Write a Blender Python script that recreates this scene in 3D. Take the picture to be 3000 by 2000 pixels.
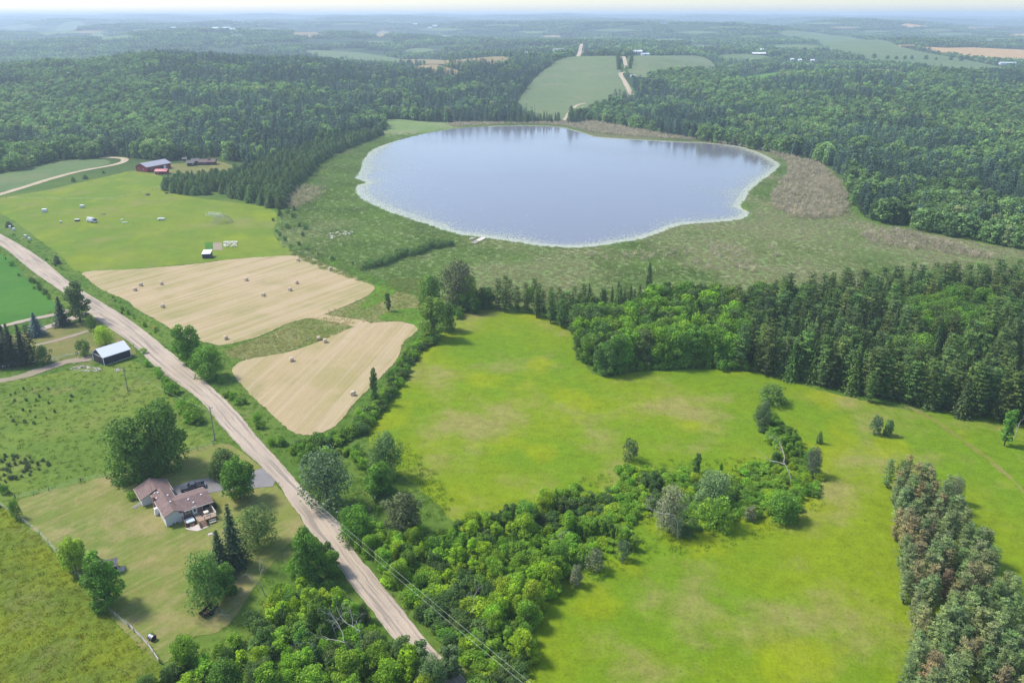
import bpy, bmesh, math, random
import numpy as np
from mathutils import Vector, Matrix
from mathutils.geometry import delaunay_2d_cdt
for _o in list(bpy.data.objects): bpy.data.objects.remove(_o)
scene = bpy.context.scene
COL = scene.collection
rng = np.random.default_rng(7)
random.seed(7)

# ------------------------------------------------------------------ camera
F, H = 2333.0, 110.0                       # focal length in pixels of the 3000 wide picture, height of the drone
PITCH = math.atan(954.0 / F)
CP, SP = math.cos(PITCH), math.sin(PITCH)
cam = bpy.data.cameras.new("camera")
cam.sensor_width = 36.0
cam.lens = F / 3000.0 * 36.0
cam.clip_start = 1.0
cam.clip_end = 60000.0
cam_o = bpy.data.objects.new("camera", cam)
cam_o.location = (0, 0, H)
cam_o.rotation_euler = (math.pi / 2 - PITCH, 0, 0)
COL.objects.link(cam_o)
scene.camera = cam_o

# ------------------------------------------------------------------ sky, sun, exposure
SUN_AZ = math.radians(-72)                 # clockwise from +Y (the way the camera looks)
SUN_EL = math.radians(52)
HAZE = 1.65e-4
world = bpy.data.worlds.new("World")
scene.world = world
world.use_nodes = True
wn = world.node_tree
wn.nodes.clear()
sky = wn.nodes.new("ShaderNodeTexSky")
sky.sky_type = 'NISHITA'
sky.sun_disc = False
sky.sun_elevation = SUN_EL
sky.sun_rotation = SUN_AZ
sky.air_density = 1.0
sky.dust_density = 1.1
sky.altitude = 300.0
sky.ozone_density = 1.0
bg = wn.nodes.new("ShaderNodeBackground")
bg.inputs[1].default_value = 0.15
wo = wn.nodes.new("ShaderNodeOutputWorld")
wn.links.new(sky.outputs[0], bg.inputs[0])
wn.links.new(bg.outputs[0], wo.inputs[0])
sun = bpy.data.lights.new("sun", 'SUN')
sun.energy = 3.1
sun.angle = math.radians(10.0)
sun.color = (1.0, 0.95, 0.86)
sun_o = bpy.data.objects.new("sun", sun)
sd = Vector((math.sin(SUN_AZ) * math.cos(SUN_EL), math.cos(SUN_AZ) * math.cos(SUN_EL), math.sin(SUN_EL)))
sun_o.rotation_euler = (-sd).to_track_quat('-Z', 'Y').to_euler()
sun_o.location = (0, 0, 400)
COL.objects.link(sun_o)
scene.view_settings.view_transform = 'Standard'
scene.view_settings.look = 'None'
scene.view_settings.gamma = 1.0
scene.view_settings.use_curve_mapping = False
scene.view_settings.exposure = 0.74
scene.render.engine = 'CYCLES'
scene.cycles.max_bounces = 5
scene.cycles.diffuse_bounces = 2
scene.cycles.glossy_bounces = 2
scene.cycles.transmission_bounces = 3
scene.cycles.volume_bounces = 2
scene.cycles.transparent_max_bounces = 8

# ------------------------------------------------------------------ the lie of the land
TD = np.array([770, 950, 1100, 1250, 1400, 1600, 1950, 2400, 3000, 3600, 4400, 5500, 7200, 9000, 11000, 13000, 15500.])
TU = np.array([-900, 0, 300, 600, 900, 1150, 1500, 1850, 2150, 2500, 3000, 3900.])
TV = np.array([   # image row at which open ground of that column and distance shows
 [0, 335, 288, 256, 236, 226, 212, 192, 152, 118, 110, 100, 82, 70, 55, 47, 44],
 [0, 335, 285, 250, 224, 217, 205, 190, 150, 117, 108, 100, 80, 70, 55, 47, 43],
 [0, 330, 275, 232, 199, 196, 192, 185, 145, 114, 104, 95, 74, 66, 52, 45, 41],
 [0, 326, 264, 212, 173, 173, 175, 170, 135, 114, 100, 90, 68, 64, 50, 44, 39],
 [0, 330, 274, 224, 190, 184, 173, 160, 135, 116, 100, 86, 70, 64, 50, 43, 39],
 [0, 342, 290, 252, 224, 206, 186, 160, 135, 118, 100, 82, 67, 62, 50, 43, 39],
 [0, 348, 296, 252, 212, 167, 162, 150, 132, 115, 98, 83, 71, 63, 50, 44, 40],
 [0, 348, 296, 252, 212, 167, 162, 150, 130, 115, 98, 86, 73, 64, 51, 46, 42],
 [0, 346, 292, 257, 234, 222, 195, 165, 130, 106, 89, 81, 73, 65, 54, 48, 44],
 [0, 342, 287, 247, 220, 212, 195, 150, 112, 101, 93, 85, 76, 68, 59, 53, 48],
 [0, 346, 292, 257, 227, 222, 198, 170, 140, 119, 105, 93, 81, 73, 63, 57, 53],
 [0, 346, 292, 257, 227, 222, 198, 170, 140, 119, 105, 93, 81, 73, 63, 57, 53.]])
def kv(v):
    dy = (v - 1000.0) / F
    return (SP + dy * CP) / (CP - dy * SP)
TV[:, -1] = np.maximum(TV[:, -1], 45.5); TV[:, -2] = np.maximum(TV[:, -2], 48)
TE = H - TD[None, :] * kv(TV)
TE[:, 0] = 0.0
_lt = np.log(TD)
def hgt(x, y):
    """ground height at x, y (arrays)"""
    x = np.asarray(x, float); y = np.asarray(y, float)
    yy = np.maximum(y, 1.0)
    u = np.clip(1500 + x / yy * F * 0.96, TU[0], TU[-1] - 1e-3)
    l = np.clip(np.log(yy), _lt[0], _lt[-1] - 1e-6)
    i = np.clip(np.searchsorted(TU, u, side='right') - 1, 0, len(TU) - 2)
    j = np.clip(np.searchsorted(_lt, l, side='right') - 1, 0, len(TD) - 2)
    a = (u - TU[i]) / (TU[i + 1] - TU[i]); b = (l - _lt[j]) / (_lt[j + 1] - _lt[j])
    a = a * a * (3 - 2 * a); b = b * b * (3 - 2 * b) * 0.5 + b * 0.5
    e = (TE[i, j] * (1 - a) + TE[i + 1, j] * a) * (1 - b) + (TE[i, j + 1] * (1 - a) + TE[i + 1, j + 1] * a) * b
    far = np.clip((y - 1500) / 3000, 0, 1)
    e = e + far * (15 * np.sin(x / 330.0 + 1.3 * np.sin(y / 700.0)) + 27 * np.sin(y / 360.0 + 2 * np.sin(x / 620.0)) + 7 * np.sin(x / 150.0 + y / 210.0)) * np.clip((16500 - y) / 8000, .15, 1)
    return np.where(y <= TD[0], 0.0, e)
def W(u, v, z=0.0):
    """point of the flat ground (or of a level z) seen at photo pixel u, v"""
    dx = (u - 1500.0) / F; dy = (v - 1000.0) / F
    t = (H - z) / (SP + dy * CP)
    return np.array([dx * t, (CP - dy * SP) * t, z])
def G(u, v):
    """point of the terrain seen at photo pixel u, v"""
    dx = (u - 1500.0) / F; dy = (v - 1000.0) / F
    d = np.array([dx, CP - dy * SP, -SP - dy * CP])
    if d[2] < 0:
        p = W(u, v)
        if p[1] <= TD[0]: return p
    ts = np.geomspace(300, 17000, 3000)
    g = H + d[2] * ts - hgt(d[0] * ts, d[1] * ts)
    k = np.argmax(g < 0) if (g < 0).any() else len(ts) - 1
    t = ts[max(k - 1, 0)] if k else ts[0]
    if k > 0:
        t0, t1 = ts[k - 1], ts[k]; g0, g1 = g[k - 1], g[k]
        t = t0 + (t1 - t0) * g0 / (g0 - g1 + 1e-9)
    x, y = d[0] * t, d[1] * t
    return np.array([x, y, float(hgt(x, y))])
def pix(p):
    X = p[0]; Y = -SP * p[1] - CP * (p[2] - H); Z = CP * p[1] - SP * (p[2] - H)
    return 1500 + F * X / Z, 1000 + F * Y / Z, Z
def height_from(p, vtop):
    lo, hi = 0.0, 60.0
    for _ in range(40):
        m = (lo + hi) / 2
        if pix((p[0], p[1], p[2] + m))[1] > vtop: lo = m
        else: hi = m
    return lo

# ------------------------------------------------------------------ helpers for objects
def tag(o, label=None, cat=None, group=None, kind=None):
    if label: o["label"] = label
    if cat: o["category"] = cat
    if group: o["group"] = group
    if kind: o["kind"] = kind
    return o
def link(o, parent=None):
    COL.objects.link(o)
    if parent is not None: o.parent = parent
    return o
def empty(name, loc=(0, 0, 0), rz=0.0):
    o = bpy.data.objects.new(name, None)
    o.location = loc; o.rotation_euler = (0, 0, rz)
    o.empty_display_size = 0.5
    return link(o)
def mesh_np(name, verts, faces, mats, fmat=None, smooth=False, attr=None):
    """faces: (n,3) or (n,4) array, or list of lists"""
    me = bpy.data.meshes.new(name)
    verts = np.asarray(verts, np.float32)
    if isinstance(faces, np.ndarray):
        n, k = faces.shape
        me.vertices.add(len(verts)); me.vertices.foreach_set("co", verts.ravel())
        me.loops.add(n * k); me.loops.foreach_set("vertex_index", faces.astype(np.int32).ravel())
        me.polygons.add(n)
        me.polygons.foreach_set("loop_start", (np.arange(n) * k).astype(np.int32))
        me.polygons.foreach_set("loop_total", np.full(n, k, np.int32))
        me.update(calc_edges=True)
    else:
        me.from_pydata([tuple(map(float, v)) for v in verts], [], faces); me.update()
    for m in (mats if isinstance(mats, (list, tuple)) else [mats]):
        me.materials.append(m)
    if fmat is not None: me.polygons.foreach_set("material_index", np.asarray(fmat, np.int32))
    if smooth: me.polygons.foreach_set("use_smooth", np.ones(len(me.polygons), bool))
    if attr is not None:
        a = me.attributes.new("tone", 'FLOAT', 'POINT'); a.data.foreach_set("value", np.asarray(attr, np.float32))
    return me
def obj(name, me, parent=None, loc=None, rz=None):
    o = bpy.data.objects.new(name, me)
    if loc is not None: o.location = loc
    if rz is not None: o.rotation_euler = (0, 0, rz)
    return link(o, parent)
class MB:
    """collects boxes, prisms, bars and lathes into one mesh"""
    def __init__(s): s.v = []; s.f = []
    def add(s, vs, fs):
        b = len(s.v); s.v += [tuple(map(float, v)) for v in vs]; s.f += [[b + i for i in f] for f in fs]; return s
    def box(s, c, d, rz=0.0, taper=1.0):
        x, y, z = d[0] / 2, d[1] / 2, d[2] / 2; ca, sa = math.cos(rz), math.sin(rz); vs = []
        for k in (-1, 1):
            t = taper if k > 0 else 1
            for i, j in ((-1, -1), (1, -1), (1, 1), (-1, 1)):
                a, b = i * x * t, j * y * t
                vs.append((c[0] + a * ca - b * sa, c[1] + a * sa + b * ca, c[2] + k * z))
        return s.add(vs, [[3, 2, 1, 0], [4, 5, 6, 7], [0, 1, 5, 4], [1, 2, 6, 5], [2, 3, 7, 6], [3, 0, 4, 7]])
    def prism(s, poly, z0, z1):
        n = len(poly)
        vs = [(p[0], p[1], z0) for p in poly] + [(p[0], p[1], z1) for p in poly]
        return s.add(vs, [list(range(n))[::-1], list(range(n, 2 * n))] + [[i, (i + 1) % n, n + (i + 1) % n, n + i] for i in range(n)])
    def extrude(s, prof, axis0, axis1, zup=True):
        """profile list of (a, z) in the plane across axis0->axis1 (two xy points), extruded between them"""
        p0, p1 = np.array(axis0, float), np.array(axis1, float); d = p1 - p0; d = d / np.linalg.norm(d); n = np.array([-d[1], d[0]])
        m = len(prof); vs = []
        for p in (p0, p1):
            for a, z in prof: q = p + n * a; vs.append((q[0], q[1], z))
        return s.add(vs, [list(range(m))[::-1], list(range(m, 2 * m))] + [[i, (i + 1) % m, m + (i + 1) % m, m + i] for i in range(m)])
    def tube(s, pts, r, n=6, r1=None):
        pts = [Vector(p) for p in pts]; k = len(pts); r1 = r if r1 is None else r1
        vs = []; up = Vector((0, 0, 1))
        for i, p in enumerate(pts):
            d = (pts[min(i + 1, k - 1)] - pts[max(i - 1, 0)]).normalized()
            a = d.cross(up if abs(d.z) < .9 else Vector((1, 0, 0))).normalized(); b = d.cross(a)
            rr = r + (r1 - r) * i / max(k - 1, 1)
            for j in range(n):
                t = 2 * math.pi * j / n; vs.append(p + (a * math.cos(t) + b * math.sin(t)) * rr)
        fs = [[i * n + j, i * n + (j + 1) % n, (i + 1) * n + (j + 1) % n, (i + 1) * n + j] for i in range(k - 1) for j in range(n)]
        fs += [list(range(n))[::-1], list(range((k - 1) * n, k * n))]
        return s.add(vs, fs)
    def quad(s, a, b, c, d): return s.add([a, b, c, d], [[0, 1, 2, 3]])
    def mesh(s, name, mat, smooth=False):
        me = bpy.data.meshes.new(name); me.from_pydata(s.v, [], s.f)
        bm = bmesh.new(); bm.from_mesh(me); bmesh.ops.recalc_face_normals(bm, faces=bm.faces); bm.to_mesh(me); bm.free()
        me.materials.append(mat)
        if smooth: me.polygons.foreach_set("use_smooth", np.ones(len(me.polygons), bool))
        me.update(); return me
    def build(s, name, mat, parent=None, loc=None, rz=None, smooth=False):
        return obj(name, s.mesh(name, mat, smooth), parent, loc, rz)

# ------------------------------------------------------------------ materials
def srgb(r, g, b):
    f = lambda c: (c / 255 / 12.92) if c / 255 <= 0.04045 else ((c / 255 + 0.055) / 1.055) ** 2.4
    return (f(r), f(g), f(b))
class NT:
    def __init__(s, name):
        s.m = bpy.data.materials.new(name); s.m.use_nodes = True; s.t = s.m.node_tree; s.t.nodes.clear()
        s.out = s.t.nodes.new("ShaderNodeOutputMaterial"); s._pos = None
    def n(s, ty, **kw):
        nd = s.t.nodes.new(ty)
        for k, v in kw.items(): setattr(nd, k, v)
        return nd
    def l(s, a, b): s.t.links.new(a, b)
    def pos(s):
        if s._pos is None: s._pos = s.n("ShaderNodeNewGeometry").outputs["Position"]
        return s._pos
    def vec(s, scale=(1, 1, 1), rz=0.0, obj=False):
        mp = s.n("ShaderNodeMapping", vector_type='TEXTURE')
        mp.inputs["Scale"].default_value = tuple(1.0 / q for q in scale); mp.inputs["Rotation"].default_value = (0, 0, rz)
        s.l(s.n("ShaderNodeTexCoord").outputs["Object"] if obj else s.pos(), mp.inputs["Vector"]); return mp.outputs[0]
    def noise(s, scale, detail=3.0, rough=0.55, vec=None, dist=0.0):
        t = s.n("ShaderNodeTexNoise"); t.inputs["Scale"].default_value = scale; t.inputs["Detail"].default_value = detail
        t.inputs["Roughness"].default_value = rough; t.inputs["Distortion"].default_value = dist
        s.l(vec if vec is not None else s.pos(), t.inputs["Vector"]); return t.outputs["Fac"]
    def ramp(s, fac, lo, hi):
        r = s.n("ShaderNodeMapRange", interpolation_type='SMOOTHSTEP'); r.inputs[1].default_value = lo; r.inputs[2].default_value = hi
        s.l(fac, r.inputs[0]); return r.outputs[0]
    def lin(s, fac, a, b, c, d):
        r = s.n("ShaderNodeMapRange"); r.clamp = True
        for i, v in enumerate((a, b, c, d)): r.inputs[i + 1].default_value = v
        s.l(fac, r.inputs[0]); return r.outputs[0]
    def mix(s, fac, a, b, blend='MIX'):
        m = s.n("ShaderNodeMix", data_type='RGBA', blend_type=blend); m.clamp_factor = True
        for v, i in ((fac, 0), (a, 6), (b, 7)):
            if isinstance(v, (int, float)): m.inputs[i].default_value = v
            elif isinstance(v, (tuple, list)): m.inputs[i].default_value = (*v, 1) if len(v) == 3 else v
            else: s.l(v, m.inputs[i])
        return m.outputs[2]
    def math(s, op, a, b=0.0):
        m = s.n("ShaderNodeMath", operation=op)
        for v, i in ((a, 0), (b, 1)):
            if isinstance(v, (int, float)): m.inputs[i].default_value = v
            else: s.l(v, m.inputs[i])
        return m.outputs[0]
    def gain(s, col, fac):
        """multiply a colour by a scalar"""
        v = s.n("ShaderNodeVectorMath", operation='SCALE'); s.l(col, v.inputs[0])
        if isinstance(fac, (int, float)): v.inputs["Scale"].default_value = fac
        else: s.l(fac, v.inputs["Scale"])
        return v.outputs[0]
    def bump(s, h, strength, dist):
        b = s.n("ShaderNodeBump"); b.inputs["Strength"].default_value = strength; b.inputs["Distance"].default_value = dist
        s.l(h, b.inputs["Height"]); return b.outputs[0]
    def finish(s, col, rough=0.9, normal=None, spec=0.2, metal=0.0):
        p = s.n("ShaderNodeBsdfPrincipled"); p.inputs["Roughness"].default_value = rough
        p.inputs["Specular IOR Level"].default_value = spec; p.inputs["Metallic"].default_value = metal
        if isinstance(col, (tuple, list)): p.inputs["Base Color"].default_value = (*col, 1)
        else: s.l(col, p.inputs["Base Color"])
        if normal is not None: s.l(normal, p.inputs["Normal"])
        s.l(p.outputs[0], s.out.inputs[0]); return s.m
def grass_mat(name, base, alt, dry, big=0.02, mid=0.11, dry_lo=.52, dry_hi=.72, dry_amt=.8, alt_lo=.38, alt_hi=.62, fine=0.34, bump=.9, bdist=.18, lump=0.0, speck=None, off=0.0, lime=None, stripe=None):
    t = NT(name)
    mp = t.n("ShaderNodeMapping"); mp.inputs["Location"].default_value = (off, off * .7, 0); t.l(t.pos(), mp.inputs[0]); v = mp.outputs[0]
    c = t.mix(t.ramp(t.noise(big, 4, .6, v), alt_lo, alt_hi), base, alt)
    mp2 = t.n("ShaderNodeMapping"); mp2.inputs["Location"].default_value = (off + 311, 97, 0); t.l(t.pos(), mp2.inputs[0])
    d = t.math('MULTIPLY', t.ramp(t.noise(big * 1.7, 5, .62, mp2.outputs[0]), dry_lo, dry_hi), dry_amt)
    c = t.mix(d, c, dry)
    if lime is not None: c = t.mix(t.math('MULTIPLY', t.ramp(t.noise(big * 2.1, 3, .5, t.vec((1, 1, 1), 1.9)), .54, .68), .8), c, lime)
    if stripe is not None: c = t.mix(t.math('MULTIPLY', t.ramp(t.noise(1.0, 4, .65, t.vec((.06, .7, 1), stripe), .6), .45, .68), .5), c, dry)
    m = t.noise(mid, 4, .65, v)
    f = t.noise(1.5, 5, .78, v)
    f2 = t.noise(.36, 4, .7, mp2.outputs[0])
    fine = fine * 1.5
    k = t.math('ADD', t.math('MULTIPLY', m, .45), t.math('ADD', t.math('MULTIPLY', f, fine * 1.6), t.math('MULTIPLY', f2, fine * 1.2)))
    c = t.gain(c, t.math('ADD', k, 1.0 - (.225 + fine * 1.4)))
    if speck is not None:
        s = t.ramp(t.noise(speck[1], 2, .5, v), speck[2], speck[2] + .06)
        s = t.math('MULTIPLY', s, t.ramp(t.noise(.03, 2, .5, mp2.outputs[0]), .42, .6))
        c = t.mix(s, c, speck[0])
    hh = t.math('ADD', f, t.math('MULTIPLY', f2, 1.5))
    if lump: hh = t.math('ADD', hh, t.math('MULTIPLY', t.noise(.5, 3, .6, v, 1.0), lump))
    return t.finish(c, .95, t.bump(hh, bump, bdist), .1)
M = {}
M['verge'] = grass_mat('verge_grass', (.072, .135, .018), (.105, .165, .022), (.20, .185, .075), .03, dry_lo=.55, dry_hi=.75, lump=1.0)
M['meadow'] = grass_mat('meadow_grass', (.168, .228, .006), (.122, .205, .007), (.245, .218, .070), .020, mid=.16, dry_lo=.48, dry_hi=.68, dry_amt=.8, off=40, fine=.46, lime=(.205, .250, .004), speck=((.105, .155, .010), .8, .66))
M['upfield'] = grass_mat('upper_field_grass', (.155, .205, .018), (.122, .190, .016), (.20, .200, .055), .02, dry_lo=.50, dry_hi=.70, dry_amt=.8, off=10, fine=.2, lime=(.185, .232, .012))
M['greenfield'] = grass_mat('green_field_grass', (.050, .150, .016), (.062, .165, .018), (.085, .17, .03), .03, dry_amt=.4, fine=.2)
M['pasture'] = grass_mat('pasture_grass', (.105, .168, .022), (.140, .190, .028), (.175, .18, .05), .03, lump=1.6, off=70, fine=.34, speck=((.05, .09, .018), .5, .60))
M['ypasture'] = grass_mat('yellow_pasture_grass', (.118, .165, .018), (.160, .195, .012), (.150, .165, .042), .05, lump=2.4, off=120, fine=.42, bdist=.3)
M['lawn'] = grass_mat('lawn_grass', (.185, .200, .046), (.135, .180, .032), (.29, .235, .105), .05, mid=.2, dry_lo=.46, dry_hi=.68, dry_amt=.8, fine=.26, off=200, stripe=.9)
M['lawn2'] = grass_mat('dry_lawn_grass', (.17, .165, .05), (.125, .15, .035), (.26, .20, .09), .06, mid=.2, dry_amt=.7, fine=.26, off=260, stripe=.3)
M['forest_floor'] = grass_mat('forest_floor', (.035, .065, .016), (.05, .08, .02), (.07, .07, .03), .03)
M['farfield'] = grass_mat('far_field', (.140, .180, .075), (.120, .165, .070), (.19, .19, .10), .012, dry_amt=.7, fine=.12, dry_lo=.5, off=15)
M['palefield'] = grass_mat('pale_field', (.12, .170, .062), (.10, .155, .055), (.19, .18, .09), .012, dry_amt=.6, fine=.1, off=75)
M['grain'] = grass_mat('grain_field', (.42, .27, .12), (.45, .30, .14), (.40, .25, .10), .02, fine=.08)
M['tan'] = grass_mat('dry_slope', (.27, .20, .10), (.21, .18, .085), (.16, .17, .06), .03, fine=.2)
M['tallgrass'] = grass_mat('tall_dry_grass', (.175, .185, .062), (.12, .175, .035), (.25, .225, .10), .045, mid=.2, dry_lo=.45, dry_hi=.65, lump=1.6, off=33)
M['pathgrass'] = grass_mat('trodden_grass', (.19, .195, .04), (.17, .19, .03), (.24, .215, .08), .05, fine=.3)
M['brightgrass'] = grass_mat('lush_grass', (.078, .185, .012), (.095, .20, .012), (.13, .20, .03), .05, dry_amt=.5, off=21, lump=.8)
M['marsh'] = grass_mat('marsh_ground', (.175, .230, .080), (.138, .210, .062), (.25, .245, .145), .02, mid=.12, dry_lo=.50, dry_hi=.66, dry_amt=.7, lump=.8, off=5, fine=.15)
def hay_mat(name, rz):
    t = NT(name)
    st = t.noise(1.0, 3, .5, t.vec((.006, .30, 1), rz), .5); st2 = t.noise(1.0, 4, .7, t.vec((.04, 1.1, 1), rz)); big = t.noise(.024, 4, .6)
    c = t.mix(t.ramp(big, .40, .62), (.385, .295, .165), (.31, .262, .115))
    c = t.mix(t.math('MULTIPLY', t.ramp(t.noise(.05, 4, .6, t.vec((1, 1, 1), 1.0)), .52, .72), .55), c, (.19, .205, .062))
    c = t.mix(t.math('MULTIPLY', t.ramp(st, .44, .58), .5), c, (.445, .345, .228))
    k = t.math('ADD', t.math('MULTIPLY', st2, .5), t.math('ADD', t.math('MULTIPLY', t.noise(1.4, 5, .75), .5), .48))
    c = t.gain(c, k)
    return t.finish(c, .95, t.bump(t.math('ADD', st2, t.noise(1.4, 4, .7)), .6, .1), .1)
M['hay_a'] = hay_mat('mown_hay_stubble', 0.96)
M['hay_b'] = hay_mat('mown_hay_stubble_lower', 1.38)
def gravel_mat(name, c0, c1, c2, rz, stripes=True):
    t = NT(name)
    c = t.mix(t.ramp(t.noise(.12, 4, .6), .35, .65), c0, c1)
    if stripes:
        at = t.n("ShaderNodeAttribute", attribute_type='GEOMETRY', attribute_name='rd'); mp = t.n("ShaderNodeMapping"); mp.inputs["Scale"].default_value = (9, .035, 1); t.l(at.outputs["Vector"], mp.inputs[0])
        s = t.noise(1.0, 3, .5, mp.outputs[0]); c = t.mix(t.math('MULTIPLY', t.ramp(s, .52, .62), .85), c, c2); c = t.mix(t.math('MULTIPLY', t.ramp(s, .48, .34), .5), c, tuple(min(1, q * 1.22) for q in c0))
    f = t.noise(3.0, 4, .75); c = t.gain(c, t.math('ADD', t.math('MULTIPLY', f, .5), .75))
    return t.finish(c, .95, t.bump(f, .5, .04), .15)
M['gravel'] = gravel_mat('gravel_road', (.41, .332, .255), (.36, .295, .23), (.235, .195, .16), .93)
M['track'] = gravel_mat('dirt_track', (.30, .235, .175), (.25, .22, .14), (.24, .2, .15), .3, False)
M['asphalt'] = gravel_mat('worn_asphalt', (.235, .222, .215), (.20, .19, .19), (.16, .155, .16), .4, False)
M['sand'] = gravel_mat('sandy_track', (.45, .36, .26), (.38, .31, .2), (.3, .25, .2), .3, False)
def flat_mat(name, col, rough=.7, var=.25, scale=2.0, spec=.3, metal=0.0, bump=0.0):
    t = NT(name)
    f = t.noise(scale, 4, .65, t.n("ShaderNodeTexCoord").outputs["Object"])
    cn = t.n("ShaderNodeRGB"); cn.outputs[0].default_value = (*col, 1)
    c = t.gain(cn.outputs[0], t.math('ADD', t.math('MULTIPLY', f, var * 2), 1 - var))
    return t.finish(c, rough, t.bump(f, bump, .02) if bump else None, spec, metal)
def water_mat():
    t = NT('lake_water')
    w = t.noise(.35, 4, .6, t.vec((.7, 1.6, 1), .25)); w2 = t.noise(1.6, 3, .6, t.vec((.7, 1.5, 1), .25))
    big = t.noise(.008, 3, .5)
    p = t.n("ShaderNodeBsdfPrincipled"); p.inputs["Base Color"].default_value = (.150, .150, .178, 1)
    p.inputs["IOR"].default_value = 1.33
    p.inputs["Specular IOR Level"].default_value = .9
    t.l(t.lin(big, .35, .65, .08, .17), p.inputs["Roughness"])
    t.l(t.bump(t.math('ADD', w, t.math('MULTIPLY', w2, .4)), .10, .25), p.inputs["Normal"])
    t.l(p.outputs[0], t.out.inputs[0]); return t.m
M['water'] = water_mat()

# ------------------------------------------------------------------ ground sheets
def smooth_poly(pts, closed=True, n=6):
    pts = np.asarray(pts, float); m = len(pts); out = []
    rngi = range(m) if closed else range(m - 1)
    for i in rngi:
        if closed: p0, p1, p2, p3 = pts[(i - 1) % m], pts[i], pts[(i + 1) % m], pts[(i + 2) % m]
        else: p0, p1, p2, p3 = pts[max(i - 1, 0)], pts[i], pts[i + 1], pts[min(i + 2, m - 1)]
        for k in range(n):
            t = k / n
            out.append(.5 * ((2 * p1) + (-p0 + p2) * t + (2 * p0 - 5 * p1 + 4 * p2 - p3) * t * t + (-p0 + 3 * p1 - 3 * p2 + p3) * t ** 3))
    if not closed: out.append(pts[-1])
    return np.array(out)
def inside(poly, p):
    poly = np.asarray(poly); p = np.atleast_2d(p); x, y = p[:, 0], p[:, 1]; r = np.zeros(len(p), bool); n = len(poly)
    for i in range(n):
        x0, y0 = poly[i]; x1, y1 = poly[(i + 1) % n]
        c = ((y0 > y) != (y1 > y)) & (x < (x1 - x0) * (y - y0) / (y1 - y0 + 1e-12) + x0); r ^= c
    return r
def gpoly(px, smooth=True, n=6):
    w = np.array([G(*p)[:2] for p in px]); return smooth_poly(w, True, n) if smooth else w
def jitter(poly, amt):
    """uneven natural edge: resample and push the outline about"""
    poly = np.asarray(poly); out = []; m = len(poly)
    for i in range(m):
        a, b = poly[i], poly[(i + 1) % m]; L = np.linalg.norm(b - a); k = max(1, int(L / (amt * 3)))
        for j in range(k): out.append(a + (b - a) * j / k + rng.normal(0, amt * .45, 2))
    return np.array(out)
SHEETS = {}
def sheet(name, poly, mat, layer, kind='structure', grid=None, label=None, cat=None):
    poly = np.asarray(poly)
    pts = [Vector((float(p[0]), float(p[1]))) for p in poly]; n = len(pts)
    if grid is None and poly[:, 1].max() > TD[0]:
        grid = max(8.0, poly[:, 1].mean() * .012)
    if grid:
        lo, hi = poly.min(0), poly.max(0)
        gx, gy = np.meshgrid(np.arange(lo[0], hi[0], grid), np.arange(lo[1], hi[1], grid)); gp = np.stack([gx.ravel(), gy.ravel()], 1)
        gp = gp[inside(poly, gp)]; pts += [Vector((float(a), float(b))) for a, b in gp]
    vs, es, fs, *_ = delaunay_2d_cdt(pts, [(i, (i + 1) % n) for i in range(n)], [list(range(n))], 1, 1e-4)
    v = np.array([(a.x, a.y) for a in vs]); z = hgt(v[:, 0], v[:, 1])
    z = z + .02 * layer + np.clip((v[:, 1] - TD[0]) * .0012, 0, 6)
    me = mesh_np(name, np.column_stack([v, z]), [list(f) for f in fs], mat, smooth=True)
    bm = bmesh.new(); bm.from_mesh(me); bmesh.ops.recalc_face_normals(bm, faces=bm.faces)
    if sum(f.normal.z for f in bm.faces) < 0: bmesh.ops.reverse_faces(bm, faces=bm.faces)
    bm.to_mesh(me); bm.free()
    o = obj(name, me); tag(o, label, cat, None, kind); SHEETS[name] = poly; return o
def wob(n, amp, k=9):
    w = rng.normal(0, 1, n + k); w = np.convolve(w, np.ones(k) / math.sqrt(k), 'valid')[:n]; return w * amp
def ribbon(name, left, right, mat, layer, edge=.25, n=8):
    L = smooth_poly(left, False, n); R = smooth_poly(right, False, n); k = min(len(L), len(R)); L, R = L[:k], R[:k]
    c = (L + R) / 2; cum = np.concatenate([[0], np.cumsum(np.linalg.norm(np.diff(c, axis=0), axis=1))]); st = max(.8, c[:, 1].mean() * .004); k = max(8, int(cum[-1] / st)); q = np.linspace(0, cum[-1], k)
    L = np.column_stack([np.interp(q, cum, L[:, i]) for i in (0, 1)]); R = np.column_stack([np.interp(q, cum, R[:, i]) for i in (0, 1)])
    ac = R - L; ac = ac / np.linalg.norm(ac, axis=1)[:, None]
    if edge:
        L = L + ac * (wob(k, edge, 7) + wob(k, edge * .5, 2))[:, None]; R = R + ac * (wob(k, edge, 7) + wob(k, edge * .5, 2))[:, None]
    SHEETS[name] = np.vstack([L, R[::-1]])
    cols = 7; vs = []; rd = []
    for j in range(cols):
        a = j / (cols - 1); p = L * (1 - a) + R * a; z = hgt(p[:, 0], p[:, 1]) + .02 * layer + np.clip((p[:, 1] - TD[0]) * .0015, 0, 6); vs.append(np.column_stack([p, z])); rd.append(np.column_stack([np.full(k, a), q, np.zeros(k)]))
    v = np.concatenate(vs); f = []
    for j in range(cols - 1):
        for i in range(k - 1): f.append([j * k + i, (j + 1) * k + i, (j + 1) * k + i + 1, j * k + i + 1])
    me = mesh_np(name, v, np.array(f), mat, smooth=True)
    at = me.attributes.new("rd", 'FLOAT_VECTOR', 'POINT'); at.data.foreach_set("vector", np.concatenate(rd).astype(np.float32).ravel())
    if me.polygons[0].normal.z < 0: me.flip_normals()
    return tag(obj(name, me), kind='structure')
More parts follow.
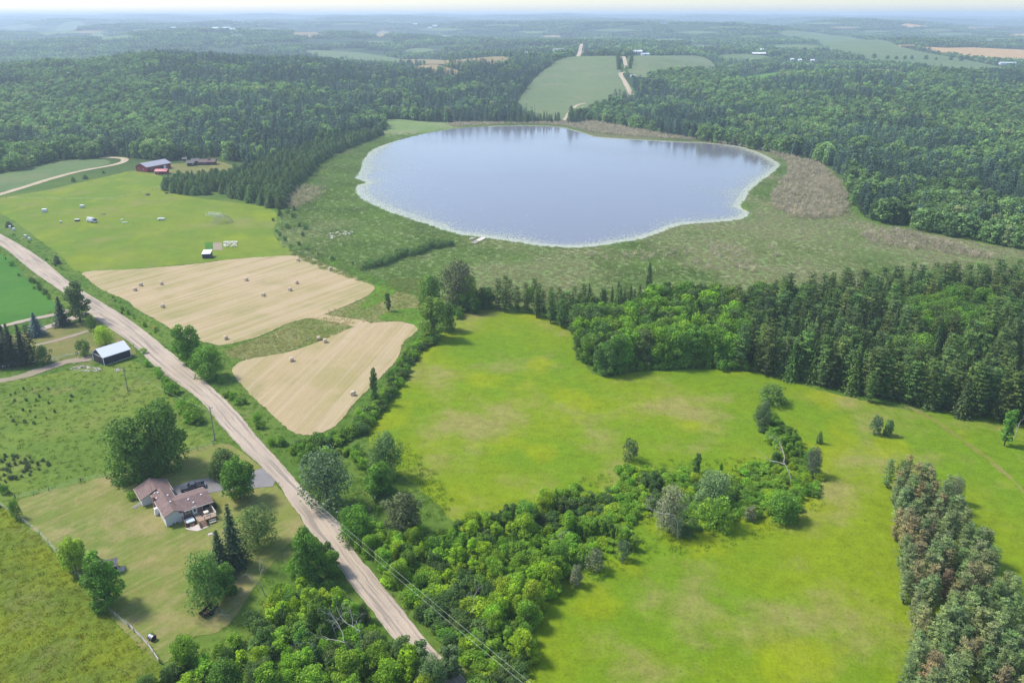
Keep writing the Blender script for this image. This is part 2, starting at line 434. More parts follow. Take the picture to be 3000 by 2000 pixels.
def lane(name, centre_px, width, mat, layer, edge=.2):
    c = smooth_poly([G(*p)[:2] for p in centre_px], False, 8); d = np.gradient(c, axis=0); d /= np.linalg.norm(d, axis=1)[:, None]
    nrm = np.column_stack([-d[:, 1], d[:, 0]]); w = width / 2
    return ribbon(name, c + nrm * w, c - nrm * w, mat, layer, edge, 1)

# base terrain: one sheet to the horizon
yrow = np.concatenate([np.linspace(-400, 760, 40), np.geomspace(775, 16000, 250)])
scol = np.linspace(-1, 1, 181)
hw = np.maximum(900, 1.25 * yrow)
X = scol[None, :] * hw[:, None]; Y = np.repeat(yrow[:, None], len(scol), 1); Z = hgt(X, Y)
nr, nc = X.shape; idx = np.arange(nr * nc).reshape(nr, nc)
fq = np.stack([idx[:-1, :-1], idx[:-1, 1:], idx[1:, 1:], idx[1:, :-1]], -1).reshape(-1, 4)
t = NT('countryside_ground')
near = t.mix(t.ramp(t.noise(.03, 4, .6), .4, .62), (.072, .135, .018), (.105, .165, .024))
near = t.mix(t.math('MULTIPLY', t.ramp(t.noise(.05, 4, .6, t.vec((1, 1, 1), .7)), .55, .75), .7), near, (.20, .185, .075))
fl = t.mix(t.ramp(t.noise(.004, 4, .6), .45, .6), (.030, .060, .016), (.045, .075, .018))
cvn = t.n("ShaderNodeSeparateXYZ"); t.l(t.pos(), cvn.inputs[0])
c = t.mix(t.lin(cvn.outputs[1], 480, 700, 0, 1), near, fl)
f = t.noise(.5, 5, .7); c = t.gain(c, t.math('ADD', f, .5))
M['ground'] = t.finish(c, .95, t.bump(f, .8, .25), .1)
tag(obj('ground', mesh_np('ground', np.stack([X, Y, Z], -1).reshape(-1, 3), fq, M['ground'], smooth=True)), kind='structure')

LAKE_PX = [(1250,391),(1310,381),(1380,373),(1450,370),(1550,369),(1640,373),(1700,387),(1750,401),(1850,408),(1960,414),(2080,420),(2170,430),(2230,450),(2265,468),(2287,482),(2275,499),(2240,525),(2200,560),(2180,590),(2172,608),(2195,622),(2180,640),(2120,650),(2000,660),(1940,680),(1880,700),(1800,714),(1700,726),(1600,723),(1500,708),(1420,697),(1330,684),(1240,655),(1150,625),(1090,600),(1050,575),(1042,548),(1070,535),(1040,522),(1055,500),(1062,470),(1090,440),(1130,423),(1170,410),(1210,400)]
MARSH_PX = [(1140,350),(1300,360),(1640,357),(1760,362),(1950,398),(2100,420),(2400,480),(2480,560),(2520,640),(2700,680),(3150,775),(3150,890),(2400,900),(1800,910),(1500,895),(1330,890),(1240,870),(1100,835),(980,800),(860,748),(815,690),(835,610),(870,545),(950,450),(1050,410),(1130,380)]
lakeP = gpoly(LAKE_PX); marshP = gpoly(MARSH_PX)
sheet('marsh', jitter(marshP, 1.5), M['marsh'], 1)
sheet('lake', jitter(lakeP, 1.2), M['water'], 3)
hayA = gpoly([(250,797),(400,788),(560,775),(700,758),(870,749),(930,762),(1000,795),(1060,823),(1098,840),(1090,856),(1060,875),(980,910),(930,927),(850,945),(760,985),(660,1010),(610,1005),(540,990),(480,950),(400,905),(370,880),(300,850),(258,818)], True, 4)
hayB = gpoly([(680,1085),(720,1055),(850,1030),(960,990),(1030,960),(1080,948),(1140,942),(1190,945),(1222,960),(1212,980),(1182,1003),(1165,1050),(1120,1100),(1080,1140),(1040,1180),(1010,1220),(970,1255),(930,1272),(890,1274),(850,1262),(820,1235),(770,1190),(720,1140)], True, 4)
upF = gpoly([(-60,590),(120,560),(300,520),(400,500),(480,520),(492,562),(600,583),(780,607),(812,640),(800,680),(830,720),(865,746),(700,757),(560,773),(400,786),(235,797),(190,762),(100,692),(30,640),(-60,600)], True, 3)
sheet('upper_field', jitter(upF, .6), M['upfield'], 2)
sheet('tall_grass_strip', jitter(gpoly([(660,1030),(760,990),(850,950),(935,930),(1040,945),(970,985),(850,1025),(720,1052)]), .6), M['tallgrass'], 2)
sheet('tall_grass_corner', jitter(gpoly([(950,922),(1060,880),(1110,850),(1150,815),(1250,825),(1250,880),(1230,940),(1150,938),(1080,944)]), .6), M['tallgrass'], 2)
sheet('lush_grass_strip', jitter(gpoly([(1100,840),(1060,815),(990,785),(930,757),(1000,770),(1140,830),(1160,850),(1130,880),(1050,905),(1090,862)]), .5), M['brightgrass'], 4)
sheet('lush_grass_corner', jitter(gpoly([(1110,935),(1150,910),(1240,905),(1250,960),(1225,965),(1190,942)]), .5), M['brightgrass'], 4)
sheet('hay_field', jitter(hayA, .35), M['hay_a'], 5)
sheet('lower_hay_field', jitter(hayB, .35), M['hay_b'], 5)
sheet('mown_lane', jitter(gpoly([(905,932),(945,922),(1000,930),(1085,944),(1060,962),(990,945)], True, 3), .2), M['hay_b'], 6)
sheet('bean_field', jitter(gpoly([(-250,730),(0,742),(60,795),(120,852),(166,893),(160,908),(60,942),(0,958),(-250,1000)], True, 3), .35), M['greenfield'], 2)
sheet('loop_field', jitter(gpoly([(-200,560),(0,562),(150,522),(270,492),(322,478),(300,468),(200,470),(100,488),(0,510),(-200,520)], True, 4), .4), M['palefield'], 2)
sheet('drive_lawn', jitter(gpoly([(-80,1010),(100,968),(235,942),(285,930),(380,1010),(392,1040),(290,1050),(160,1058),(-80,1092)], True, 4), .3), M['lawn2'], 2)
sheet('weedy_pasture', jitter(gpoly([(-200,1130),(0,1118),(180,1090),(320,1068),(400,1060),(470,1120),(560,1245),(622,1302),(520,1325),(320,1392),(60,1463),(-200,1530)], True, 4), .4), M['pasture'], 2)
sheet('yellow_pasture', jitter(gpoly([(-300,1470),(0,1480),(70,1530),(150,1612),(240,1712),(360,1850),(462,1940),(560,2150),(-300,2150)], True, 2), .3), M['ypasture'], 2)
yardP = gpoly([(60,1463),(330,1390),(540,1326),(650,1300),(700,1318),(765,1368),(802,1408),(893,1540),(850,1590),(760,1700),(700,1790),(640,1850),(560,1870),(480,1945),(360,1845),(240,1705),(150,1605),(70,1525)], True, 3)
sheet('yard_lawn', jitter(yardP, .25), M['lawn'], 3)
meadowP = gpoly([(1300,932),(1360,915),(1440,905),(1600,933),(1700,1000),(1712,1062),(1760,1103),(1900,1086),(2180,1086),(2420,1148),(2700,1208),(3150,1280),(3300,2150),(1480,2150),(1540,1880),(1450,1700),(1350,1560),(1285,1480),(1200,1410),(1100,1330),(1080,1260),(1120,1150),(1180,1060),(1250,965)], True, 3)
sheet('meadow', jitter(meadowP, .6), M['meadow'], 2)
# roads
RL = [(-330,560),(-150,640),(0,720),(96,796),(223,884),(287,938),(383,1006),(478,1095),(574,1162),(650,1250),(710,1316),(765,1367),(802,1405),(850,1472),(893,1538),(952,1604),(1025,1707),(1086,1787),(1162,1878),(1235,1945),(1300,2003),(1420,2110)]
RR = [(-330,540),(-150,612),(0,685),(112,752),(198,822),(274,872),(383,939),(526,1054),(654,1166),(730,1250),(790,1322),(830,1366),(868,1411),(920,1460),(996,1534),(1032,1606),(1124,1718),(1201,1818),(1277,1908),(1325,1955),(1373,2001),(1500,2110)]
ribbon('gravel_road', [G(*p)[:2] for p in RL], [G(*p)[:2] for p in RR], M['gravel'], 7, .14)
lane('loop_road', [(-160,610),(-60,588),(0,570),(80,546),(160,521),(240,501),(310,488),(350,479),(366,470),(352,463),(300,462)], 5.5, M['sand'], 7)
lane('drive_upper', [(-80,975),(0,958),(80,938),(160,922),(230,902),(262,893)], 3.6, M['gravel'], 8)
lane('drive_lower', [(110,968),(150,955),(200,938),(250,920),(300,915)], 4.2, M['gravel'], 9)
lane('barn_track', [(-80,1128),(0,1116),(70,1102),(140,1078),(200,1060),(270,1050)], 4.5, M['track'], 6, .35)
lane('dirt_path', [(105,1012),(160,998),(220,982),(258,970)], 2.0, M['track'], 6, .2)
sheet('asphalt_driveway', jitter(gpoly([(505,1428),(560,1408),(650,1395),(730,1385),(770,1371),(806,1408),(800,1425),(720,1432),(640,1440),(570,1452),(508,1456)], False), .1), M['asphalt'], 6)
lane('meadow_path', [(2660,1190),(2740,1235),(2820,1290),(2900,1350),(3000,1440),(3120,1560)], 1.3, M['pathgrass'], 4, .3)
lane('farm_lane', [(1905,390),(1640,352)][:0] or [(1648,366),(1655,350),(1668,330),(1690,310),(1715,304)], 4, M['sand'], 5, .2)
lane('hill_road', [(1692,168),(1700,148),(1706,128)], 9, M['sand'], 5, .2)
lane('orchard_lane', [(1826,168),(1832,190),(1835,212),(1818,218),(1832,245),(1850,280)], 7, M['sand'], 5, .2)
# far fields
def ff(name, px, mat, layer=2): sheet(name, jitter(gpoly(px, True, 3), 2.0), M[mat], layer)
ff('hillside_field', [(1512,326),(1550,252),(1600,205),(1650,172),(1700,167),(1812,166),(1816,205),(1864,285),(1790,300),(1725,330),(1660,352),(1600,355)], 'farfield', 3)
ff('east_field', [(1850,166),(1960,165),(2065,170),(2098,208),(1990,216),(1850,226)], 'farfield', 3)
ff('small_clearing', [(2140,232),(2200,225),(2270,215),(2350,212),(2300,225),(2250,245),(2200,248)], 'brightgrass', 3)
ff('long_green_field', [(2280,98),(2400,100),(2520,118),(2640,140),(2760,165),(2860,183),(2960,205),(2850,222),(2760,212),(2660,196),(2540,175),(2440,152),(2360,122)], 'palefield', 3)
ff('grain_field', [(2690,140),(2780,143),(2900,144),(3150,150),(3150,180),(2960,180),(2860,176),(2760,160)], 'grain', 4)
ff('far_grain_strip', [(2640,77),(2700,77),(2722,82),(2645,83)], 'grain', 4)
ff('far_grain_corner', [(2955,106),(3000,101),(3100,103),(3100,112),(3000,112)], 'grain', 4)
ff('clearing_north', [(2100,165),(2200,160),(2270,175),(2230,182),(2120,178)], 'palefield', 3)
ff('pale_strip_north', [(2230,135),(2330,133),(2420,140),(2400,150),(2280,150)], 'palefield', 3)
ff('valley_field', [(895,152),(980,152),(1080,160),(1180,176),(1190,193),(1110,190),(1010,182)], 'palefield', 3)
ff('dry_slope', [(1190,208),(1245,192),(1310,200),(1350,212),(1375,232),(1310,226),(1250,215)], 'tan', 3)
ff('dry_field', [(1160,178),(1240,176),(1330,178),(1500,175),(1430,196),(1320,194),(1230,190)], 'tan', 3)
ff('farmyard_strip', [(1705,152),(1790,152),(1792,162),(1708,163)], 'tan', 3)
ff('far_pale_strip', [(865,98),(940,97),(940,106),(870,107)], 'tan', 3)
ff('far_left_clearing', [(110,100),(170,80),(250,72),(230,92),(170,104)], 'palefield', 3)
ff('cabin_clearing', [(465,486),(540,478),(620,470),(690,488),(670,502),(560,510),(480,505)], 'lawn2', 3)
ff('east_verge', [(2450,208),(2600,205),(2680,214),(2600,222),(2480,220)], 'tan', 3)
for k, (u, v, w_, h_, mt) in enumerate([(60,84,60,6,'palefield'),(330,112,70,6,'palefield'),(260,97,45,4,'tan'),(420,92,40,3,'palefield'),(760,88,60,3,'palefield'),(700,108,40,4,'palefield'),(1030,74,60,3,'palefield'),(1100,128,50,5,'palefield'),(1230,150,45,6,'palefield'),(1120,104,45,4,'tan'),(1290,90,70,4,'palefield'),(1330,112,40,4,'palefield'),(1480,78,70,3,'palefield'),(1560,98,50,4,'palefield'),(1620,110,40,4,'tan'),(1800,92,60,4,'palefield'),(1960,122,70,6,'palefield'),(2040,98,60,4,'palefield'),(2050,140,50,6,'palefield'),(2200,112,50,5,'palefield'),(2130,84,60,3,'palefield'),(2420,72,60,3,'palefield'),(2560,96,50,4,'palefield'),(2480,84,50,3,'tan'),(2790,104,70,5,'palefield'),(2740,92,60,4,'palefield'),(2860,84,60,3,'tan'),(2930,120,50,5,'palefield'),(2850,128,60,4,'palefield')]):
    ff('distant_clearing', [(u - w_, v + h_ * .2), (u - w_ * .3, v - h_), (u + w_ * .7, v - h_ * .7), (u + w_, v + h_ * .3), (u + w_ * .2, v + h_), (u - w_ * .6, v + h_ * .9)], mt, 3); SHEETS['distant_clearing%d' % k] = SHEETS['distant_clearing']
# haze: the air itself
hz = MB().box((0, 8000, 51), (44000, 17600, 198)).mesh('haze', M['ground'])
hm = bpy.data.materials.new('haze_air'); hm.use_nodes = True; hm.node_tree.nodes.clear()
ho = hm.node_tree.nodes.new("ShaderNodeOutputMaterial"); hv = hm.node_tree.nodes.new("ShaderNodeVolumePrincipled")
hv.inputs["Color"].default_value = (.66, .79, 1.0, 1)
hv.inputs["Density"].default_value = HAZE
hv.inputs["Anisotropy"].default_value = .2
hm.node_tree.links.new(hv.outputs[0], ho.inputs["Volume"])
hz.materials.clear(); hz.materials.append(hm)
tag(obj('haze', hz), kind='stuff', label='pale blue summer haze over the far countryside', cat='haze')
# ------------------------------------------------------------------ plants
def vnoise(x, y, scale, seed=0):
    r = np.random.default_rng(seed); T = r.random((64, 64)); x = np.asarray(x) / scale; y = np.asarray(y) / scale
    i = np.floor(x).astype(int); j = np.floor(y).astype(int); a = x - i; b = y - j; a = a * a * (3 - 2 * a); b = b * b * (3 - 2 * b)
    g = lambda p, q: T[p % 64, q % 64]
    return (g(i, j) * (1 - a) + g(i + 1, j) * a) * (1 - b) + (g(i, j + 1) * (1 - a) + g(i + 1, j + 1) * a) * b
def fbm(x, y, scale, seed=0): return vnoise(x, y, scale, seed) * .55 + vnoise(x, y, scale * .45, seed + 1) * .3 + vnoise(x, y, scale * .2, seed + 2) * .15
def leaf_mat(name, trans=.28, rough=.6, g=2.3):
    t = NT(name)
    a = t.n("ShaderNodeAttribute", attribute_type='INSTANCER', attribute_name='tint')
    b = t.n("ShaderNodeAttribute", attribute_type='GEOMETRY', attribute_name='tone')
    c = t.gain(a.outputs["Color"], t.math('MULTIPLY', b.outputs["Fac"], g))
    warm = t.mix(t.lin(b.outputs["Fac"], .9, 1.5, 0, .5), c, t.mix(1.0, c, (1.25, 1.08, .6), 'MULTIPLY'))
    d = t.n("ShaderNodeBsdfPrincipled"); d.inputs["Roughness"].default_value = rough; d.inputs["Specular IOR Level"].default_value = .06
    t.l(warm, d.inputs["Base Color"])
    tr = t.n("ShaderNodeBsdfTranslucent"); t.l(t.mix(1.0, warm, (1.1, 1.2, .55), 'MULTIPLY'), tr.inputs[0])
    m = t.n("ShaderNodeMixShader"); m.inputs[0].default_value = trans
    t.l(d.outputs[0], m.inputs[1]); t.l(tr.outputs[0], m.inputs[2]); t.l(m.outputs[0], t.out.inputs[0]); return t.m
M['leaf'] = leaf_mat('foliage')
M['needle'] = leaf_mat('needles', .2, .7, 2.0)
M['blade'] = leaf_mat('grass_blades', .35, .8, 1.0)
M['bark'] = flat_mat('bark', (.085, .068, .052), .95, .35, 1.5, .1)
M['deadwood'] = flat_mat('dead_wood', (.42, .39, .36), .95, .3, .8, .1)
M['pinebark'] = flat_mat('pine_bark', (.13, .085, .06), .95, .35, 1.2, .1)
def quads(cent, nrm, size, r, asp=1.0):
    """leaf faces: centres, normals, sizes -> verts, faces"""
    n = len(cent); nrm = nrm / (np.linalg.norm(nrm, axis=1)[:, None] + 1e-9)
    h = r.normal(size=(n, 3)); a = np.cross(nrm, h); a /= np.linalg.norm(a, axis=1)[:, None] + 1e-9; b = np.cross(nrm, a)
    s = np.asarray(size)[:, None] * .5
    k = r.uniform(.75, 1.25, (4, n, 1))
    v = np.stack([cent - a * s * k[0] * asp, cent - b * s * k[1], cent + a * s * k[2] * asp, cent + b * s * k[3]], 1).reshape(-1, 3)
    f = np.arange(n * 4).reshape(n, 4); return v, f
def rdir(n, r, upb=0.0):
    d = r.normal(size=(n, 3)); d[:, 2] += upb; return d / np.linalg.norm(d, axis=1)[:, None]
def broadleaf(seed, Ht=10., R=4., base=1.8, lobes=16, n=3000, leaf=.40, round_=1.0, sparse=0.0):
    r = np.random.default_rng(seed); cz = (Ht + base) / 2; hz_ = (Ht - base) / 2
    rad = r.uniform(.25, .95, lobes)[:, None] ** .7; tz = (np.arange(lobes) + r.random(lobes)) / lobes * .86 + .07; az = np.arange(lobes) * 2.4 + r.normal(0, .5, lobes)
    pr = R * np.sin(math.pi * (tz * (.80 + .08 * round_) + .12)) ** .65 * .82 * r.uniform(.8, 1.15, lobes)
    lc = np.column_stack([np.cos(az) * pr * rad[:, 0], np.sin(az) * pr * rad[:, 0], base + tz * (Ht - base) * .93])
    lr = r.uniform(.20, .42, lobes) * min(R, hz_ * 1.1) * (1.15 - .25 * rad[:, 0]); lt = r.uniform(.78, 1.22, lobes)
    w = lr ** 2; k = r.choice(lobes, n, p=w / w.sum())
    dd = rdir(n, r, .25); q = r.uniform(.55, 1.12, n) ** .6
    c = lc[k] + dd * (lr[k] * q)[:, None] * np.array([1, 1, .85]) + r.normal(0, .08, (n, 3))
    ni = n // 9; c[:ni] = rdir(ni, r) * r.uniform(.1, .6, (ni, 1)) * np.array([R, R, hz_]) + np.array([0, 0, cz])
    c[:, 2] = np.maximum(c[:, 2], .15)
    nr_ = dd * .75 + r.normal(0, .55, (n, 3)) + np.array([0, 0, .35])
    v, f = quads(c, nr_, leaf * r.uniform(.6, 1.35, n), r)
    tone = np.repeat(lt[k] * r.uniform(.72, 1.28, n), 4)
    return v, f, tone, lc
def trunk(seed, Ht=10., base=1.8, r0=.22, lc=None, limbs=5):
    r = np.random.default_rng(seed); m = MB(); top = Ht * .8
    pts = [(0, 0, -.3), (r.normal(0, .08), r.normal(0, .08), base), (r.normal(0, .3), r.normal(0, .3), (base + top) / 2), (r.normal(0, .5), r.normal(0, .5), top)]
    m.tube(pts, r0, 6, r0 * .2)
    if lc is not None:
        for q in lc[r.permutation(len(lc))[:limbs]]:
            z = base + (q[2] - base) * .35; m.tube([(0, 0, max(z, base * .8)), tuple(q * np.array([.55, .55, 1]) - np.array([0, 0, .5])), tuple(q)], r0 * .5, 5, r0 * .12)
    return m
def spruce(seed, Ht=14., R=3., lev=30, nb=14, seg=6, leaf=.78, base=.4, droop=.35):
    r = np.random.default_rng(seed); C = []; N = []; S = []; T = []
    for i in range(lev):
        t = i / lev; z = base + (Ht - base) * t ** .95; rr = R * (1 - t) ** .8 * r.uniform(.82, 1.12) + .12
        k = max(4, int(nb * (1 - t) ** .5)); ph = r.uniform(0, 6.28)
        for j in range(k):
            a = ph + 6.283 * j / k + r.normal(0, .15); L = rr * r.uniform(.75, 1.15); tn = r.uniform(.75, 1.25); s = max(2, int(seg * (1 - .5 * t)))
            for q in range(s):
                u = (q + .6) / s; x = L * u; C.append((x * math.cos(a) + r.normal(0, .1), x * math.sin(a) + r.normal(0, .1), z - droop * x * u + r.normal(0, .1)))
                N.append((math.cos(a) * .5 + r.normal(0, .35), math.sin(a) * .5 + r.normal(0, .35), .9)); S.append(leaf * (1.15 - .5 * u) * r.uniform(.8, 1.2) * (.6 + .5 * (1 - t))); T.append(tn * (.85 + .3 * u))
    v, f = quads(np.array(C), np.array(N), np.array(S), r, 1.1); return v, f, np.repeat(T, 4)
def wpine(seed, Ht=14., R=3.4, whorls=12, leaf=.36, base=1.6, per=52, dense=1.0):
    r = np.random.default_rng(seed); C = []; N = []; S = []; T = []
    for i in range(whorls):
        t = i / (whorls - 1); z = base + (Ht - base) * t ** .9; rr = R * (.35 + .65 * math.sin(math.pi * (.28 + .68 * (1 - t)))) * (1 - t * .55) * r.uniform(.75, 1.2) + .2
        k = r.integers(4, 7); ph = r.uniform(0, 6.28)
        for j in range(k):
            a = ph + 6.283 * j / k + r.normal(0, .25); L = rr * r.uniform(.6, 1.15); tn = r.uniform(.7, 1.3); n = int(per * dense * (1.1 - .5 * t))
            u = r.uniform(.25, 1.05, n); w = .16 + .34 * u
            x = L * u; lat = r.normal(0, 1, n) * w * .8; zz = z + .22 * x - .02 * x * x + r.normal(0, .16, n)
            C.append(np.column_stack([x * math.cos(a) - lat * math.sin(a), x * math.sin(a) + lat * math.cos(a), zz])); N.append(np.column_stack([r.normal(0, .4, n) + .3 * math.cos(a), r.normal(0, .4, n) + .3 * math.sin(a), np.full(n, .8)])); S.append(leaf * r.uniform(.6, 1.3, n)); T.append(tn * r.uniform(.8, 1.2, n))
    v, f = quads(np.concatenate(C), np.concatenate(N), np.concatenate(S), r); return v, f, np.repeat(np.concatenate(T), 4)
def cedar(seed, Ht=9., R=2.2, n=1600, leaf=.45):
    r = np.random.default_rng(seed); t = r.uniform(0, 1, n) ** 1.25; a = r.uniform(0, 6.283, n)
    lob = 1 + .16 * np.sin(a * 5 + t * 9 + seed) + .10 * np.sin(a * 9 - t * 17)
    rr = R * (1 - t) ** .45 * np.minimum(1, .6 + t * 3) * lob * r.uniform(.72, 1.05, n)
    c = np.column_stack([rr * np.cos(a), rr * np.sin(a), .1 + t * Ht * .97]); nr_ = np.column_stack([np.cos(a), np.sin(a), np.full(n, .55)]) + r.normal(0, .4, (n, 3))
    v, f = quads(c, nr_, leaf * r.uniform(.6, 1.3, n) * (1.1 - .5 * t), r); return v, f, np.repeat(r.uniform(.7, 1.3, n) * (1 + .2 * np.sin(a * 5 + t * 9)), 4)
def deadtree(seed, Ht=8., spread=.6, depth=5, r0=.095, lean=0.0):
    r = np.random.default_rng(seed); m = MB()
    def grow(p, d, L, rad, k):
        q = [p]; dd = d.copy()
        for i in range(3):
            dd = dd + r.normal(0, .16, 3); dd /= np.linalg.norm(dd); q.append(q[-1] + dd * L / 3)
        m.tube(q, rad, 4, rad * .55)
        if k == 0: return
        for j in range(r.integers(2, 4)):
            u = r.uniform(.35, 1.0); b = q[0] + (q[-1] - q[0]) * u if j else q[-1]
            nd = dd + r.normal(0, spread, 3); nd[2] += .15; nd /= np.linalg.norm(nd); grow(b, nd, L * r.uniform(.5, .75), rad * .5, k - 1)
    grow(np.array([0, 0, -.2]), np.array([lean, 0, 1.0]), Ht * .45, r0, depth); return m
PROTO = {}
def mk(name, parts):
    """join (verts, faces, tone, material) parts into one mesh"""
    V = []; Fc = []; Tn = []; FM = []; mats = []; b = 0
    for v, f, tn, m in parts:
        v = np.asarray(v, float)
        if m not in mats: mats.append(m)
        V.append(v); Tn.append(np.asarray(tn) if tn is not None else np.ones(len(v)))
        for q in (f if not isinstance(f, np.ndarray) else f.tolist()): Fc.append([i + b for i in q]); FM.append(mats.index(m))
        b += len(v)
    return mesh_np(name, np.concatenate(V), Fc, mats, FM, False, np.concatenate(Tn))
def proto_crown(key, v, f, tone, mat, tr, trmat, Ht, R):
    """near version: separate crown and trunk meshes; joined version for small copies"""
    PROTO[key] = dict(crown=mesh_np('crown', v, f, mat, attr=tone), trunk=tr.mesh('trunk', trmat), joined=mk('tree_' + key, [(v, f, tone, mat), (tr.v, tr.f, None, trmat)]), H=Ht, R=R)
for i in range(5):                                                   # near broadleaf
    rd = (1.0, .6, 1.0, .2, .8)[i]; Rr = (4.2, 3.6, 4.6, 3.2, 4.0)[i]
    v, f, tn, lc = broadleaf(10 + i, 10, Rr, (.1, .3, -.4, .2, -.5)[i], (34, 30, 40, 26, 44)[i], 6800, .31, rd)
    proto_crown(f'b{i}', v, f, tn, M['leaf'], trunk(40 + i, 10, 1.0, .24, lc), M['bark'], 10, Rr)
for i in range(3):                                                   # loose, drooping apple / willow like crowns
    v, f, tn, lc = broadleaf(60 + i, 8, 3.8, .5, 48, 5200, .25, 1.0); proto_crown(f'w{i}', v, f, tn, M['leaf'], trunk(64 + i, 8, 1.2, .2, lc, 8), M['bark'], 8, 3.8)
for i in range(3):                                                   # narrow trees and vine-hung stems
    v, f, tn, lc = broadleaf(70 + i, 10, 1.9, .6, 24, 3200, .30, .5); proto_crown(f'n{i}', v, f, tn, M['leaf'], trunk(74 + i, 10, 1.2, .18, lc, 3), M['bark'], 10, 1.9)
for i in range(3):
    v, f, tn = spruce(80 + i, 14, 3.2); tr = MB().tube([(0, 0, -.3), (0, 0, 13.2)], .22, 6, .03); proto_crown(f's{i}', v, f, tn, M['needle'], tr, M['pinebark'], 14, 3.0)
for i in range(4):
    v, f, tn = wpine(90 + i, 14, 3.6); tr = MB().tube([(0, 0, -.3), (.1, .1, 7), (0, 0, 13.4)], .24, 6, .04); proto_crown(f'p{i}', v, f, tn, M['needle'], tr, M['pinebark'], 14, 3.6)
for i in range(2):
    v, f, tn = cedar(100 + i); tr = MB().tube([(0, 0, -.3), (0, 0, 8)], .14, 5, .03); proto_crown(f'c{i}', v, f, tn, M['needle'], tr, M['pinebark'], 9, 2.2)
for i in range(5):                                                   # shrubs
    v, f, tn, lc = broadleaf(110 + i, 3, (1.9, 2.2, 1.6, 2.4, 1.3)[i], .05, (18, 22, 16, 28, 14)[i], 1500, .21, 1.0)
    tr = MB()
    for q in lc[:5]: tr.tube([(q[0] * .2, q[1] * .2, -.1), tuple(q)], .04, 4, .015)
    proto_crown(f'h{i}', v, f, tn, M['leaf'], tr, M['bark'], 3, (1.9, 2.2, 1.6, 2.4, 1.3)[i])
DEAD = [deadtree(120 + i, 8, (.55, .7, .45, .6)[i]).mesh('dead_branches', M['deadwood']) for i in range(4)]
# light versions for woods seen from afar
def far_proto(key, v, f, tn, mat, Ht, trh=None):
    parts = [(v, f, tn, mat)]
    if trh: tm = MB().tube([(0, 0, -.3), (0, 0, trh)], .2, 4, .08); parts.append((tm.v, tm.f, None, M['bark']))
    PROTO[key] = dict(joined=mk('wood_' + key, parts), H=Ht)
for i in range(4):
    v, f, tn, lc = broadleaf(130 + i, 12, (4.2, 3.6, 4.8, 3.2)[i], .6, 24, 900, .78, .9); far_proto(f'mb{i}', v, f, tn, M['leaf'], 12, 6)
for i in range(2):
    v, f, tn = spruce(140 + i, 14, 2.9, 16, 8, 4, .95, .4); far_proto(f'ms{i}', v, f, tn, M['needle'], 14, 10)
for i in range(2):
    v, f, tn = wpine(145 + i, 14, 3.3, 9, .85, 1.6, 14); far_proto(f'mp{i}', v, f, tn, M['needle'], 14, 10)
for i in range(2):
    v, f, tn, lc = broadleaf(150 + i, 3, 2.1, .0, 9, 170, .55, 1.0); far_proto(f'mh{i}', v, f, tn, M['leaf'], 3)
for i in range(3):
    v, f, tn, lc = broadleaf(160 + i, 12, 4.4, .2, 9, 130, 2.2, .9); far_proto(f'fb{i}', v, f, tn, M['leaf'], 12)
for i in range(2):
    v, f, tn = spruce(165 + i, 13, 2.6, 7, 5, 2, 1.9, .2); far_proto(f'fs{i}', v, f, tn, M['needle'], 13)
for i in range(3):                                                   # patches of wood for the far ridges
    parts = []; r = np.random.default_rng(170 + i)
    for a in range(64):
        x, y = (a % 8 - 3.5) * 9 + r.normal(0, 2.5), (a // 8 - 3.5) * 9 + r.normal(0, 2.5); s = r.uniform(.75, 1.3)
        if r.random() < .35: v, f, tn = spruce(r.integers(1e6), 14, 3.0, 4, 4, 1, 3.4, .2)
        else: v, f, tn, _ = broadleaf(int(r.integers(1e6)), 13, 5.0, 0, 5, 22, 4.6, .9)
        parts.append((v * s + np.array([x, y, -1.5]), f, tn * r.uniform(.7, 1.3), M['leaf']))
    PROTO[f'patch{i}'] = dict(joined=mk('wood_patch', parts), H=13)
def reed_proto(seed, n=26, Ht=1.7, R=1.0, w=.10):
    r = np.random.default_rng(seed); V = []; Fc = []; T = []
    for i in range(n):
        a = r.uniform(0, 6.28); q = R * math.sqrt(r.random()); x, y = q * math.cos(a), q * math.sin(a); h = Ht * r.uniform(.6, 1.15); b = r.uniform(0, 6.28); lx, ly = r.normal(0, .25, 2) * h * .5
        V += [(x - w * math.cos(b), y - w * math.sin(b), 0), (x + w * math.cos(b), y + w * math.sin(b), 0), (x + lx, y + ly, h)]; Fc.append([3 * i, 3 * i + 1, 3 * i + 2]); T += [r.uniform(.7, 1.3)] * 3
    return np.array(V), np.array(Fc), np.array(T)
for i in range(3):
    v, f, tn = reed_proto(180 + i, 80, 1.35, 1.8, .07); PROTO[f'reed{i}'] = dict(joined=mesh_np('reeds', v, f, M['blade'], attr=tn), H=1.7)
    v, f, tn = reed_proto(184 + i, 22, .75, .7, .05); PROTO[f'tuft{i}'] = dict(joined=mesh_np('grass_tuft', v, f, M['blade'], attr=tn), H=.75)
def twig_proto(seed):
    r = np.random.default_rng(seed); V = []; Fc = []; T = []
    for i in range(46):
        a = r.uniform(0, 6.28); h = r.uniform(.6, 1) * 3; p = np.array([r.normal(0, .35), r.normal(0, .35), 0]) if i < 8 else np.array(V[3 * r.integers(0, i) + 2]) * r.uniform(.3, .8)
        d = r.normal(0, .45, 3); d[2] = abs(d[2]) + .55; d /= np.linalg.norm(d); L = h * (.9 if i < 8 else .45); w = .07 if i < 8 else .05
        V += [p + np.array([w * math.cos(a), w * math.sin(a), 0]), p - np.array([w * math.cos(a), w * math.sin(a), 0]), p + d * L]; Fc.append([3 * i, 3 * i + 1, 3 * i + 2]); T += [r.uniform(.7, 1.3)] * 3
    return np.array(V), np.array(Fc), np.array(T)
